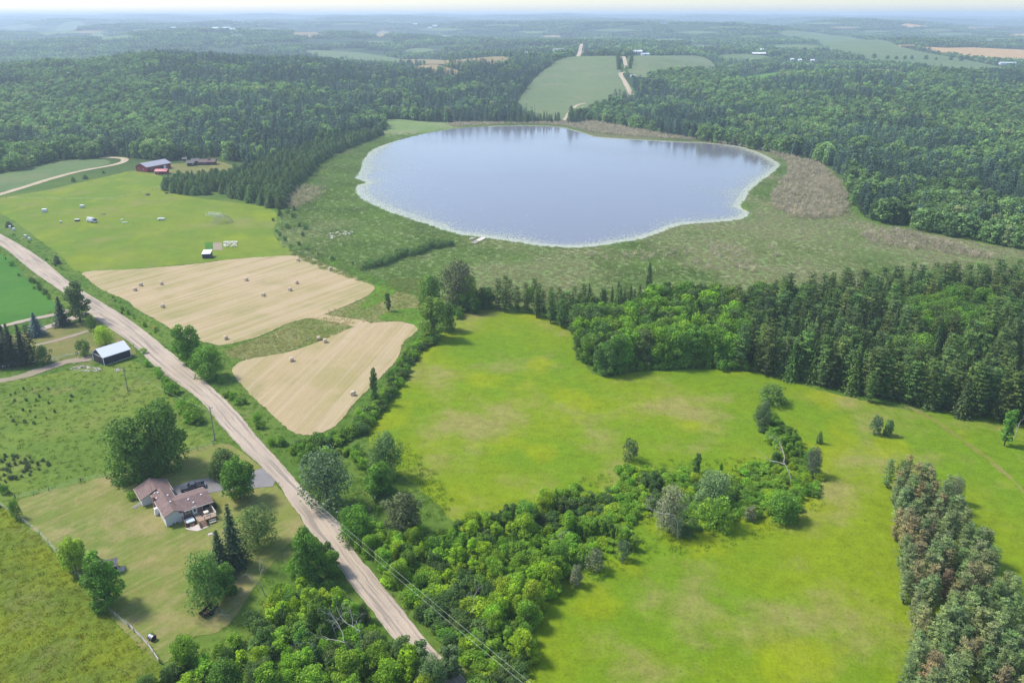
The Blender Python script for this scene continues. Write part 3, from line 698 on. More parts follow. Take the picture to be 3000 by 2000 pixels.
for i in range(3):
    v, f, tn = twig_proto(190 + i); PROTO[f'twig{i}'] = dict(joined=mesh_np('dead_brush', v, f, M['blade'], attr=tn), H=3)

def gn_scatter(name, keys, pts, rot, scl, ki, tint, label, cat):
    """one uncountable mass: instances of the given plants on points"""
    n = len(pts); me = bpy.data.meshes.new(name); me.vertices.add(n); me.vertices.foreach_set("co", np.asarray(pts, np.float32).ravel())
    def at(nm, ty, arr, prop): a = me.attributes.new(nm, ty, 'POINT'); a.data.foreach_set(prop, np.asarray(arr).ravel())
    at("rot", 'FLOAT_VECTOR', np.column_stack([np.zeros(n), np.zeros(n), rot]).astype(np.float32), "vector")
    at("scl", 'FLOAT_VECTOR', np.asarray(scl, np.float32), "vector"); at("ki", 'INT', np.asarray(ki, np.int32), "value")
    at("tint", 'FLOAT_VECTOR', np.asarray(tint, np.float32), "vector")
    col = bpy.data.collections.new(name + "_kinds")
    for i, k in enumerate(keys):
        col.objects.link(bpy.data.objects.new(f"{name}_{i:02d}", PROTO[k]['joined']))
    g = bpy.data.node_groups.new(name, 'GeometryNodeTree')
    g.interface.new_socket("Geometry", in_out='INPUT', socket_type='NodeSocketGeometry'); g.interface.new_socket("Geometry", in_out='OUTPUT', socket_type='NodeSocketGeometry')
    gi = g.nodes.new("NodeGroupInput"); go = g.nodes.new("NodeGroupOutput"); ci = g.nodes.new("GeometryNodeCollectionInfo")
    ci.inputs["Collection"].default_value = col; ci.inputs["Separate Children"].default_value = True; ci.inputs["Reset Children"].default_value = True
    ip = g.nodes.new("GeometryNodeInstanceOnPoints"); ip.inputs["Pick Instance"].default_value = True
    def na(nm, ty):
        a = g.nodes.new("GeometryNodeInputNamedAttribute"); a.data_type = ty; a.inputs[0].default_value = nm; return a.outputs[0]
    e2r = g.nodes.new("FunctionNodeEulerToRotation")
    g.links.new(gi.outputs[0], ip.inputs["Points"]); g.links.new(ci.outputs[0], ip.inputs["Instance"])
    g.links.new(na("ki", 'INT'), ip.inputs["Instance Index"]); g.links.new(na("rot", 'FLOAT_VECTOR'), e2r.inputs[0]); g.links.new(e2r.outputs[0], ip.inputs["Rotation"])
    g.links.new(na("scl", 'FLOAT_VECTOR'), ip.inputs["Scale"]); g.links.new(ip.outputs[0], go.inputs[0])
    o = obj(name, me); md = o.modifiers.new("scatter", 'NODES'); md.node_group = g
    return tag(o, label, cat, kind='stuff')
def fill(poly, sp, jit=.42, seed=1, rot=.3):
    poly = np.asarray(poly); r = np.random.default_rng(seed); lo, hi = poly.min(0), poly.max(0)
    gx, gy = np.meshgrid(np.arange(lo[0], hi[0], sp), np.arange(lo[1], hi[1], sp)); gx = gx + (np.arange(gx.shape[0]) % 2)[:, None] * sp * .5
    p = np.stack([gx.ravel(), gy.ravel()], 1) + r.normal(0, sp * jit * .6, (gx.size, 2)); return p[inside(poly, p)]
# ------------------------------------------------------------------ woods, thickets, single trees
DG = (.048, .082, .022); MG = (.062, .118, .018); LG = (.088, .160, .016); YG = (.130, .195, .014); BG = (.062, .098, .052); GG = (.105, .125, .072); DK = (.036, .060, .022); PB = (.060, .055, .032); BR = (.132, .114, .060); RB = (.27, .115, .06); NB = (.030, .052, .040)
CAND = []            # (kind, protoKeys, x, y, height, width, tint, zone)
def vary(c, r, a=.18): k = r.uniform(1 - a, 1 + a); return tuple(np.clip(np.array(c) * k * r.uniform(1 - a * .5, 1 + a * .5, 3), .008, .6))
def add(kind, keys, x, y, h, w, tint, zone, r): CAND.append((kind, keys[int(r.integers(len(keys)))], float(x), float(y), float(h), float(w), tint, zone))
BK = ['b0', 'b1', 'b2', 'b3', 'b4']; HK = ['h0', 'h1', 'h2', 'h3', 'h4']
r = np.random.default_rng(3)
# wood right of the meadow
W1 = gpoly([(1330,948),(1370,925),(1440,913),(1520,922),(1600,945),(1690,995),(1712,1058),(1765,1098),(1900,1082),(2050,1070),(2180,1085),(2300,1118),(2420,1142),(2520,1172),(2700,1204),(2850,1228),(3000,1252),(3250,1290),(3300,850),(2900,850),(2600,872),(2400,893),(2200,905),(2000,910),(1800,915),(1600,905),(1500,898),(1400,893),(1330,905)], True, 3)
p = fill(W1, 4.3, .5, 11)
for x, y in p:
    u, v, _ = pix((x, y, 0)); q = vnoise(x, y, 22, 5); front = 0
    if u < 1690:
        if q > .70: add('conifer', ['p0', 'p2', 'p3'], x, y, r.uniform(9, 13), 0, vary(DG, r), 'wood', r)
        elif q < .2: add('shrub', HK, x, y, r.uniform(3, 5), 0, vary(MG, r), 'wood', r)
        else: add('broadleaf', ['b1', 'b0', 'b2', 'b4'], x, y, r.uniform(6.5, 11), 0, vary((MG, LG, DG)[int(r.integers(3))], r), 'wood', r)
    elif u < 2150:
        if v < 960 and q > .6: add('conifer', ['s0', 's2', 'p1'], x, y, r.uniform(10, 15), 0, vary(DG, r), 'wood', r)
        else: add('broadleaf', ['b0', 'b1', 'b3', 'n2', 'b4'], x, y, r.uniform(11, 14.5), 0, vary((MG, LG, LG, DG)[int(r.integers(4))], r), 'wood', r)
    else:
        if q > .33 or v > 1140: add('conifer', ['s0', 's1', 'p2', 'p0', 'p1', 'p2', 'p3', 'p3'], x, y, r.uniform(10, 16.5), 0, vary((DK, DG, (.058, .095, .028), (.068, .105, .03))[int(r.integers(4))], r, .25), 'wood', r)
        else: add('broadleaf', ['b0', 'b2', 'b4'], x, y, r.uniform(9, 14), 0, vary((MG, DG)[int(r.integers(2))], r), 'wood', r)
# tall conifers at the front edge of that wood
for u in range(2220, 3080, 26):
    v = np.interp(u, [2180, 2420, 2700, 3000, 3250], [1082, 1138, 1200, 1248, 1286]) - r.uniform(2, 16); P_ = W(u, v)
    add('conifer', ['p0', 'p1', 'p2', 'p3', 's0'], P_[0], P_[1], r.uniform(11, 16), 0, vary((.058, .098, .028), r, .25), 'wood', r)
for u in range(1700, 2200, 22):                                       # low growth along the edge
    v = np.interp(u, [1700, 1765, 1900, 2050, 2200], [1055, 1100, 1088, 1076, 1090]) + r.uniform(-8, 2); P_ = W(u, v)
    add('shrub', HK, P_[0], P_[1], r.uniform(2, 4.2), 0, vary(MG, r), 'wood', r)
# fringe towards the marsh
p = fill(gpoly([(1330,900),(1500,893),(1800,908),(2200,915),(2600,880),(3250,850),(3250,815),(2700,835),(2300,868),(1900,885),(1600,880),(1340,880)], True, 3), 7, .6, 12)
for x, y in p:
    k_ = r.random()
    if k_ < .08: add('conifer', ['s0', 's1', 'p1'], x, y, r.uniform(3, 9), 0, vary(DG, r), 'fringe', r)
    elif k_ < .45: add('broadleaf', ['b1', 'b3', 'b4', 'n1'], x, y, r.uniform(3.5, 8), 0, vary((MG, DG, LG)[int(r.integers(3))], r), 'fringe', r)
    else: add('shrub', HK, x, y, r.uniform(2, 5), 0, vary((MG, LG, GG)[int(r.integers(3))], r), 'fringe', r)
# thicket right of the road and across the meadow
T1 = gpoly([(1010,1560),(1070,1520),(1180,1560),(1300,1555),(1400,1535),(1500,1520),(1600,1470),(1660,1440),(1720,1400),(1830,1375),(1950,1380),(2080,1385),(2180,1375),(2230,1350),(2250,1300),(2215,1240),(2215,1195),(2270,1215),(2300,1270),(2370,1330),(2405,1390),(2390,1450),(2320,1510),(2240,1530),(2150,1520),(2060,1550),(1960,1590),(1840,1615),(1720,1660),(1640,1740),(1600,1830),(1560,1960),(1560,2150),(1430,2080),(1340,1945),(1260,1860),(1180,1760),(1110,1670),(1050,1600)], True, 3)
p = fill(T1, 1.9, .65, 21)
for x, y in p:
    u, v, _ = pix((x, y, 0)); q = vnoise(x, y, 9, 9); c = (MG, LG, LG, YG, DG, MG)[int(vnoise(x, y, 7, 33) * 5.99)]
    if u > 1500 and vnoise(x, y, 11, 55) > .66: continue
    if u > 1680:
        if q > .76: add('broadleaf', ['n0', 'b3', 'n2', 'b1'], x, y, r.uniform(2.6, 4.6), 0, vary(c, r), 'mead_thicket', r)
        else: add('shrub', HK, x, y, r.uniform(1.0, 2.4), r.uniform(2.2, 4.4), vary(c, r), 'mead_thicket', r)
    else:
        if q > .55 and r.random() < .5: add('broadleaf', BK + ['n0', 'n1', 'n2'], x, y, r.uniform(4, 7.2), 0, vary(c, r), 'road_thicket', r)
        elif r.random() < .85: add('shrub', HK, x, y, r.uniform(1.7, 3.6), r.uniform(3, 5.5), vary(c, r), 'road_thicket', r)
# thicket left of the road, bottom of the picture
T2 = gpoly([(500,1990),(570,1930),(690,1890),(740,1820),(790,1760),(850,1690),(900,1640),(945,1640),(1000,1730),(1060,1810),(1130,1890),(1200,1960),(1300,2070),(1320,2200),(350,2200),(420,2040)], True, 3)
p = fill(T2, 2.6, .6, 23)
for x, y in p:
    q = vnoise(x, y, 9, 19); c = (MG, LG, LG, DG, YG, MG)[int(vnoise(x, y, 8, 43) * 5.99)]
    if q > .5 and r.random() < .55: add('broadleaf', BK + ['n1', 'b4'], x, y, r.uniform(4.5, 8.2), 0, vary(c, r), 'corner_thicket', r)
    elif r.random() < .8: add('shrub', HK, x, y, r.uniform(2.0, 4.2), r.uniform(3, 5.5), vary(c, r), 'corner_thicket', r)
# belt of tired pines at the lower right
T3 = gpoly([(2592,1425),(2650,1400),(2725,1440),(2800,1530),(2860,1620),(2920,1720),(2990,1850),(3080,2000),(3180,2250),(2640,2250),(2648,2000),(2640,1850),(2630,1700),(2618,1600),(2600,1510)], True, 3)
p = fill(T3, 3.1, .45, 25)
for x, y in p:
    u, v, _ = pix((x, y, 0)); left = np.interp(v, [1440, 2000], [2595, 2650]); right = np.interp(v, [1440, 1620, 2000], [2700, 2860, 3080]); a = (u - left) / max(right - left, 1)
    k = r.random()
    c = BR if k > .56 + .42 * min(max(a, 0), 1) else ((.100, .132, .056) if k > .25 else (.074, .112, .042))
    add('conifer', ['p0', 'p1', 'p2', 'p3'], x, y, r.uniform(7.5, 10.5), 0, vary(c, r), 'pine_belt', r)
# hedge between hay and meadow
hd = smooth_poly([W(*q)[:2] for q in [(1268,1000),(1235,1012),(1205,1050),(1165,1120),(1125,1180),(1075,1235),(1030,1275),(960,1300),(890,1310)]], False, 14)
for q in hd:
    for k in range(2):
        x, y = q + r.normal(0, 1.3, 2); add('shrub', HK, x, y, r.uniform(1.6, 3.4), r.uniform(3, 4.6), vary((MG, DG, LG)[int(r.integers(3))], r), 'hedge', r)
# roadside growth
for pts_, nn, hh, cc in [([(405,1030),(440,1065),(470,1105),(505,1150),(545,1195),(575,1235)], 26, (1.8, 4.2), (MG, LG, LG)), ([(15,760),(60,800),(120,850),(165,888)], 14, (1.2, 2.6), (MG, DG)), ([(560,1020),(640,1120),(700,1185),(780,1270),(850,1325),(900,1350)], 24, (1.0, 3.2), (LG, MG)), ([(40,690),(120,745),(180,800)], 9, (.8, 1.6), (MG, LG)), ([(1070,1600),(1155,1690),(1245,1790)], 14, (1.2, 2.6), (LG, MG)), ([(840,1330),(900,1330),(960,1335),(1040,1330),(1050,1390)], 18, (1.5, 3.4), (LG, YG, MG)), ([(1010,1500),(1100,1500),(1180,1500)], 7, (1.0, 2.2), (LG, GG)), ([(310,860),(370,915),(440,965),(520,1010)], 14, (.8, 1.8), (LG, MG))]:
    c_ = smooth_poly([W(*q)[:2] for q in pts_], False, 10)
    for k in range(nn):
        x, y = c_[int(r.integers(len(c_)))] + r.normal(0, .9, 2); add('shrub', HK, x, y, r.uniform(*hh), 0, vary(cc[int(r.integers(len(cc)))], r), 'roadside', r)
# marsh hedge and shrubs left of the marsh
c_ = smooth_poly([W(*q)[:2] for q in [(1075,788),(1130,770),(1200,748),(1260,728),(1320,718)]], False, 14)
for q in c_:
    for k in range(2):
        x, y = q + r.normal(0, 1.8, 2); add('shrub', HK, x, y, r.uniform(2.2, 4.0), 0, vary((.075, .125, .04), r), 'marsh_hedge', r)
for u, v in [(880,665),(900,672),(820,690),(830,703),(815,680),(850,715),(880,722),(935,748),(975,762),(905,735),(1030,775),(830,640),(845,625),(865,640),(800,650),(880,690),(850,670)]:
    x, y, _ = W(u + r.normal(0, 4), v + r.normal(0, 3)); add('shrub', HK, x, y, r.uniform(1.8, 3.4), 0, vary((.07, .115, .04), r), 'marsh_edge', r)
# weeds in the pasture
for x, y in fill(gpoly([(0,1200),(60,1130),(160,1120),(230,1150),(170,1220),(60,1250),(-60,1240)], True, 3), 3.2, .8, 31):
    if r.random() < .42: add('shrub', ['h0', 'h2', 'h4'], x, y, r.uniform(.6, 1.2), 0, vary((.045, .075, .03), r), 'weeds', r)
for x, y in fill(gpoly([(-60,1340),(60,1335),(150,1360),(100,1390),(0,1425),(-60,1420)], True, 3), 1.8, .8, 32):
    add('shrub', ['h0', 'h2', 'h4'], x, y, r.uniform(.7, 1.3), 0, vary((.06, .085, .04), r), 'weeds', r)
# conifer groves by the red barn
GRV = gpoly([(485,560),(520,566),(600,575),(620,560),(700,585),(790,606),(830,610),(850,575),(900,520),(960,465),(1050,425),(1120,395),(1060,400),(900,440),(820,470),(740,500),(690,515),(600,535),(520,535)], True, 3)
p = fill(GRV, 4.6, .4, 41)
for x, y in p:
    add('conifer', ['c0', 'c1', 'c0', 's1'], x, y, r.uniform(6, 10.5), r.uniform(5, 9), vary(((.055, .090, .030), (.048, .082, .03))[int(r.integers(2))], r), 'grove', r)
ZONE = {'wood': ('the wood beside the meadow', 'trees of the wood beside the meadow'), 'fringe': ('the marsh edge behind the wood', 'plants between marsh and wood'),
 'mead_thicket': ('the thicket crossing the meadow', 'plants of the thicket in the meadow'), 'road_thicket': ('the thicket right of the road', 'plants of the thicket right of the road'),
 'corner_thicket': ('the bottom thicket left of the road', 'plants of the thicket at the bottom'), 'pine_belt': ('the pine belt, lower right', 'pines of the belt'),
 'hedge': ('the hedge between hay and meadow', 'hedge shrubs'), 'roadside': ('the gravel road verges', 'roadside shrubs'), 'marsh_hedge': ('the hedge running to the lake', 'marsh hedge shrubs'),
 'marsh_edge': ('the left marsh edge', 'marsh edge shrubs'), 'weeds': ('the weeds in the left pasture', 'pasture weeds'), 'grove': ('the dark grove behind the upper field', 'conifers of the grove')}
KN = {'broadleaf': ('broadleaf_tree', 'leafy green broadleaf tree', 'tree'), 'conifer': ('conifer_tree', 'dark green conifer', 'conifer'), 'shrub': ('shrub', 'low leafy shrub', 'shrub')}
def place_tree(name, key, x, y, z, h, w, tint, label, cat, group=None, parts=True, lean=None):
    P_ = PROTO[key]; s = h / P_['H']; sx = s if not w else (w / 2) / P_['R']
    rz = random.uniform(0, 6.28)
    sc = (sx * random.uniform(.92, 1.08), sx * random.uniform(.92, 1.08), s)
    if parts:
        o = empty(name, (x, y, z), rz); o.scale = sc
        if lean: o.rotation_euler = (lean[0], lean[1], 0)
        c = obj('foliage' if cat == 'shrub' else 'crown', P_['crown'], o); c['tint'] = list(map(float, tint)); obj('stem' if cat == 'shrub' else 'trunk', P_['trunk'], o)
    else:
        o = obj(name, P_['joined'], None, (x, y, z), rz); o.scale = sc; o['tint'] = list(map(float, tint))
    return tag(o, label, cat, group)
def colour_word(t_):
    r_, g_, b_ = t_
    if b_ / g_ > .45: return 'grey green'
    if r_ / g_ > .62 and g_ > .09: return 'yellow green'
    return 'dark green' if g_ < .075 else ('bright green' if g_ > .125 else 'mid green')
SPEC = {'b': 'broadleaf tree', 'n': 'narrow tree', 'w': 'willowy tree', 's': 'spruce', 'p': 'pine', 'c': 'cedar', 'h': 'shrub'}
def sector(c, L):
    u, v, _ = pix((c[2], c[3], 0)); us = sorted(q[0] for q in L); vs_ = sorted(q[1] for q in L); n = len(us)
    a = ('far left', 'left', 'right', 'far right')[min(3, sum(q < u for q in us) * 4 // n)]; b = ('rear', 'back', 'front', 'foremost')[min(3, sum(q < v for q in vs_) * 4 // n)]; return b + ' ' + a
REST = []
for kind in ('broadleaf', 'conifer', 'shrub'):
    L = sorted([c for c in CAND if c[0] == kind], key=lambda c: -c[4] / math.hypot(c[2], c[3]))
    def seen(c):
        u, v, _ = pix((c[2], c[3], c[4] * .6)); return -30 < u < 3030 and -30 < v < 2040
    vis = [c for c in L if seen(c)]; keep = vis[:255]; ks = set(map(id, keep)); REST += [c for c in L if id(c) not in ks]
    ZP = {}
    for c in keep: ZP.setdefault(c[7], []).append(pix((c[2], c[3], 0))[:2])
    ZH = {z_: np.median([c[4] for c in keep if c[7] == z_]) for z_ in ZP}
    for n_, c in enumerate(keep):
        nm, lb, cat = KN[kind]; pl, grp = ZONE[c[7]]
        sz = 'tall ' if c[4] > ZH[c[7]] * 1.06 else ('short ' if c[4] < ZH[c[7]] * .94 else '')
        lb = sz + colour_word(c[6]) + ' ' + SPEC[c[1][0]]; pl = sector(c, ZP[c[7]]) + ' of ' + pl
        if c[7] == 'pine_belt':
            nm, cat = 'pine_tree', 'pine'; dead = c[6][0] > .2; brn = c[6][0] > .11
            lb = sz + ('rust red dying pine' if dead else ('brown ailing pine' if brn else 'grey green pine'))
            grp = ('rust red ' if dead else 'brown ' if brn else 'green ') + grp
        place_tree(nm, c[1], c[2], c[3], 0, c[4], c[5], c[6], lb + ', ' + pl, cat, grp + (' (' + kind + ')' if c[7] != 'pine_belt' else ''), parts=n_ < 150)
# what is left of those stands, too far in or too many to tell apart
keys = sorted(set(c[1] for c in REST)); ki = [keys.index(c[1]) for c in REST]
sc = np.array([[(c[5] / 2 / PROTO[c[1]]['R']) if c[5] else c[4] / PROTO[c[1]]['H']] * 2 + [c[4] / PROTO[c[1]]['H']] for c in REST])
gn_scatter('undergrowth', keys, np.array([(c[2], c[3], 0) for c in REST]), rng.uniform(0, 6.28, len(REST)), sc, ki, np.array([c[6] for c in REST]), 'mass of further trees and shrubs filling the woods and thickets', 'woodland')
# ------------------------------------------------------------------ far forest
W2 = gpoly([(3300,815),(3000,785),(2900,760),(2780,715),(2700,682),(2620,657),(2520,642),(2482,602),(2472,562),(2432,502),(2380,482),(2250,452),(2150,430),(2050,414),(1900,393),(1800,372),(1752,352),(1745,330),(1800,306),(1880,290),(1900,240),(3300,240)], True, 3)
W3 = gpoly([(-400,520),(0,505),(130,487),(230,472),(330,457),(380,462),(440,470),(500,472),(560,465),(640,462),(720,480),(800,480),(900,450),(1000,430),(1060,412),(1120,385),(1150,352),(1300,362),(1500,362),(1610,362),(1600,356),(1510,330),(1540,262),(900,250),(-400,250)], True, 3)
def forest_points(y0, y1, sp, seed, half=.82):
    r_ = np.random.default_rng(seed); gy = np.arange(y0, y1, sp); out = []
    for i, y in enumerate(gy):
        xs = np.arange(-half * y, half * y, sp) + (i % 2) * sp * .5; out.append(np.column_stack([xs, np.full(len(xs), y)]))
    p_ = np.concatenate(out); return p_ + r_.normal(0, sp * .45, p_.shape)
EXC = ['hillside_field', 'east_field', 'small_clearing', 'long_green_field', 'grain_field', 'far_grain_strip', 'far_grain_corner', 'clearing_north', 'pale_strip_north', 'valley_field', 'dry_slope', 'dry_field', 'farmyard_strip', 'far_pale_strip', 'far_left_clearing', 'cabin_clearing', 'loop_field', 'upper_field', 'loop_road', 'hill_road', 'orchard_lane', 'farm_lane', 'lake', 'marsh', 'east_verge'] + ['distant_clearing%d' % k for k in range(29)]
def clear(p_, buf=3.0, skip=()):
    bad = np.zeros(len(p_), bool)
    for e in EXC:
        if e in skip: continue
        P_ = SHEETS[e]; lo, hi = P_.min(0) - buf, P_.max(0) + buf; m = np.all((p_ > lo) & (p_ < hi), 1) & ~bad
        if not m.any(): continue
        q = p_[m]; b = inside(P_, q)
        for dx, dy in ((buf, 0), (-buf, 0), (0, buf), (0, -buf)): b |= inside(P_, q + np.array([dx, dy]))
        bad[np.where(m)[0][b]] = True
    return p_[~bad]
pa = forest_points(340, 860, 4.5, 51); pa = pa[inside(W2, pa) | inside(W3, pa)]; pa = pa[~inside(GRV, pa)]
pb = forest_points(860, 1500, 5.6, 52)
pc = forest_points(1500, 2600, 8.0, 53)
pa, pb, pc = clear(pa, 1.5), clear(pb), clear(pc, 4)
# hedged farmland on the right thins the wood
def thin(p_, r_):
    u = 1500 + F * p_[:, 0] / (p_[:, 1] * CP + H * SP); far = (p_[:, 1] > 1560)
    n_ = fbm(p_[:, 0], p_[:, 1], 260, 61); return p_[~(far & (n_ > .62) & (r_.random(len(p_)) < .93))]
pc = thin(pc, rng)
FARM_PX = [(1555,165),(1637,158),(1660,158),(1862,158),(1890,163),(1853,226),(2222,163),(2230,152),(2320,178),(2343,180),(2380,181),(2950,190),(2972,126),(2655,140),(510,90),(632,93),(655,91),(664,89),(682,96),(1217,78),(1260,89),(1274,83)]
FARM = [G(*q) for q in FARM_PX]
def yard(p_):
    for q in FARM:
        L_ = 16 + q[1] * .022; p_ = p_[~((abs(p_[:, 0] - q[0] * p_[:, 1] / q[1]) < 20 + q[1] * .004) & (p_[:, 1] > q[1] - L_ * 2.2) & (p_[:, 1] < q[1] + 14))]
    return p_
pb, pc = yard(pb), yard(pc)
NK = ['mb0', 'mb1', 'mb2', 'mb3', 'ms0', 'ms1', 'mp0', 'mp1', 'fb0', 'fb1', 'fb2', 'fs0', 'fs1']
def dress(p_, lod, seed):
    r_ = np.random.default_rng(seed); n = len(p_); x, y = p_[:, 0], p_[:, 1]; a = x / y
    f1 = fbm(x, y, 90, 71); con = f1 + .18 * ((a > -.42) & (a < .1)) - .12 * (a <= -.42) + .04 * (a > .1) > .56
    con ^= r_.random(n) < .12
    k = np.where(con, 4 + r_.integers(0, 4, n), r_.integers(0, 4, n)) if lod == 0 else np.where(con, 11 + r_.integers(0, 2, n), 8 + r_.integers(0, 3, n))
    h = np.where(con, r_.uniform(7, 15.5, n), r_.uniform(6, 15, n)) * (.62 + .75 * fbm(x, y, 60, 75)); Hk = np.array([PROTO[q]['H'] for q in NK])[k]; s = h / Hk
    w = s * np.where(con, 1.0, r_.uniform(.8, 1.45, n))
    base = np.where(con[:, None], np.array([.036, .068, .032]), np.array([.066, .118, .028]))
    t2 = vnoise(x, y, 30, 77)[:, None]; base = base * (1 - t2 * .35) + np.where(con[:, None], np.array([.06, .105, .045]), np.array([.10, .150, .034])) * t2 * .6
    sp_ = fbm(x, y, 170, 79)[:, None]; base = base * (.75 + .6 * sp_); base = base * np.where(r_.random((n, 1)) < .06, np.array([[1.25, .95, 1.2]]), 1.0)
    return k, np.column_stack([w, w, s]), base * np.array([.92, .88, 1.35]) * r_.uniform(.62, 1.38, (n, 1))
ks, ss, ts, ps = [], [], [], []
for p_, lod, sd_ in ((pa, 0, 1), (pb, 0, 2), (pc, 1, 3)):
    k, s, tn = dress(p_, lod, sd_); ks.append(k); ss.append(s); ts.append(tn); ps.append(np.column_stack([p_, hgt(p_[:, 0], p_[:, 1])]))
ps = np.concatenate(ps); gn_scatter('far_forest', NK, ps, rng.uniform(0, 6.28, len(ps)), np.concatenate(ss), np.concatenate(ks), np.concatenate(ts), 'dense mixed forest covering the hills around the lake', 'forest')
pd = forest_points(2600, 6000, 66, 54); pe = forest_points(6000, 15000, 105, 55)
pd, pe = clear(pd, 25), clear(pe, 40)
pd = pd[fbm(pd[:, 0], pd[:, 1], 520, 81) < .60]; pe = pe[fbm(pe[:, 0], pe[:, 1], 900, 83) < .60]
pd, pe = yard(pd), yard(pe); pp = np.concatenate([pd, pe]); n = len(pp); sc = np.where(pp[:, 1] > 6000, 1.6, 1.0)
gn_scatter('ridge_forest', ['patch0', 'patch1', 'patch2'], np.column_stack([pp, hgt(pp[:, 0], pp[:, 1])]), rng.integers(0, 4, n) * 1.5708 + rng.normal(0, .15, n), np.column_stack([sc, sc, np.ones(n)]), rng.integers(0, 3, n), np.array([.065, .105, .04]) * rng.uniform(.6, 1.4, (n, 1)), 'blue hazy woodland on the distant ridges', 'forest')
# ------------------------------------------------------------------ marsh
def in_lake(p_): return inside(lakeP, p_)
p_ = fill(marshP, 2.0, .7, 91); p_ = p_[~in_lake(p_)]; x, y = p_[:, 0], p_[:, 1]
u_ = 1500 + F * x / (y * CP + H * SP)
tan = np.clip((fbm(x, y, 55, 93) - .40) * 4 + (u_ > 1450) * .18 - (u_ < 1350) * .9, 0, 1); tan = np.clip(tan + (vnoise(x, y, 9, 94) - .5) * .5, 0, 1)
tint = (np.array([.235, .320, .115]) * (.8 + .45 * vnoise(x, y, 16, 95)[:, None])) * (1 - tan[:, None]) + np.array([.41, .38, .27]) * tan[:, None]; tint = tint * rng.uniform(.92, 1.08, (len(x), 1))
s_ = rng.uniform(.45, .8, len(x)) * np.where(tan > .5, .85, 1.0)
gn_scatter('marsh_reeds', ['reed0', 'reed1', 'reed2'], np.column_stack([p_, np.full(len(x), .02)]), rng.uniform(0, 6.28, len(x)), np.column_stack([s_ * 1.25, s_ * 1.25, s_]), rng.integers(0, 3, len(x)), tint, 'green and straw coloured reeds of the marsh round the lake', 'reeds')
BRUSH = gpoly([(1330,360),(1500,364),(1640,360),(1700,356),(1760,362),(1960,398),(2150,428),(2260,448),(2400,482),(2470,560),(2482,620),(2440,640),(2330,640),(2260,600),(2270,560),(2300,520),(2310,485),(2290,465),(2230,440),(2150,422),(1960,408),(1750,392),(1640,369),(1480,366),(1330,372)], True, 2)
p_ = fill(BRUSH, 2.3, .6, 95); p_ = p_[~in_lake(p_)]
q_ = fill(gpoly([(1440,880),(1480,830),(1600,800),(1900,790),(2200,800),(2500,800),(2800,830),(2700,760),(2300,720),(1900,740),(1560,760),(1450,800)], True, 3), 6.0, .7, 96); q_ = q_[fbm(q_[:, 0], q_[:, 1], 50, 97) > .52]
q2 = fill(gpoly([(2520,690),(2620,675),(2720,700),(2850,735),(2900,760),(2700,735),(2560,715)], True, 3), 2.6, .6, 98)
q3 = fill(gpoly([(860,560),(900,545),(960,560),(900,600),(850,610)], True, 3), 3, .6, 99)
p_ = np.concatenate([p_, q_, q2, q3]); n = len(p_); s_ = rng.uniform(.7, 1.6, n)
gn_scatter('dead_brush', ['twig0', 'twig1', 'twig2'], np.column_stack([p_, np.zeros(n)]), rng.uniform(0, 6.28, n), np.column_stack([s_ * 1.2, s_ * 1.2, s_]), rng.integers(0, 3, n), np.array([.47, .40, .36]) * rng.uniform(.65, 1.25, (n, 1)), 'grey brown dead brush along the right shore of the lake', 'brush')
# floating leaves and algae near the shore, also painting the pale water sheen
lp = jitter(lakeP, 2.0); c0 = lakeP.mean(0); V = []; Fc = []; r = np.random.default_rng(99); nv = 0
sd_ = np.column_stack([np.roll(lakeP[:, 0], -1), np.roll(lakeP[:, 1], -1)]) - lakeP; seg = np.linalg.norm(sd_, axis=1); cum = np.cumsum(seg) / seg.sum(); PC = []
for k in range(60000):
    i = int(np.searchsorted(cum, r.random())); i = min(i, len(lakeP) - 1); b = lakeP[i] + sd_[i] * r.random(); inn = c0 - b; inn /= np.linalg.norm(inn)
    u, v, _ = pix((b[0], b[1], 0)); wd = 3.0 if (v < 425) else (17 if u < 1300 else (11 if u > 2000 else 9)); wd *= .45 + 1.1 * vnoise(b[0], b[1], 25, 7)
    d = r.exponential(wd * .5); q = b + inn * d
    if d > .4: PC.append(q)
    if v > 425 and k % 2 == 0: PC.append(b + inn * (.3 + (9 if u < 1300 else 5.5) * r.random() ** 1.6))
PC = np.array(PC); PC = PC[inside(lakeP, PC)]
for q in PC:
    s_ = r.uniform(.15, .4); a0 = r.uniform(0, 6.28); V += [(q[0] + s_ * math.cos(a0 + a), q[1] + s_ * math.sin(a0 + a), .075 + r.uniform(0, .02)) for a in (0, 1.05, 2.09, 3.14, 4.19, 5.24)]; Fc.append(list(range(nv, nv + 6))); nv += 6
M['lily'] = flat_mat('lily_leaves_sheen', (.40, .42, .30), .4, .25, .3, .6)  # whitish base colour stands in for sheen on the smooth water
tag(obj('lily_pads_sheen', mesh_np('lily_pads_sheen', np.array(V), np.array(Fc), M['lily'])), 'pale lily pads and algae floating along the lake shore', 'lily pads', kind='stuff')
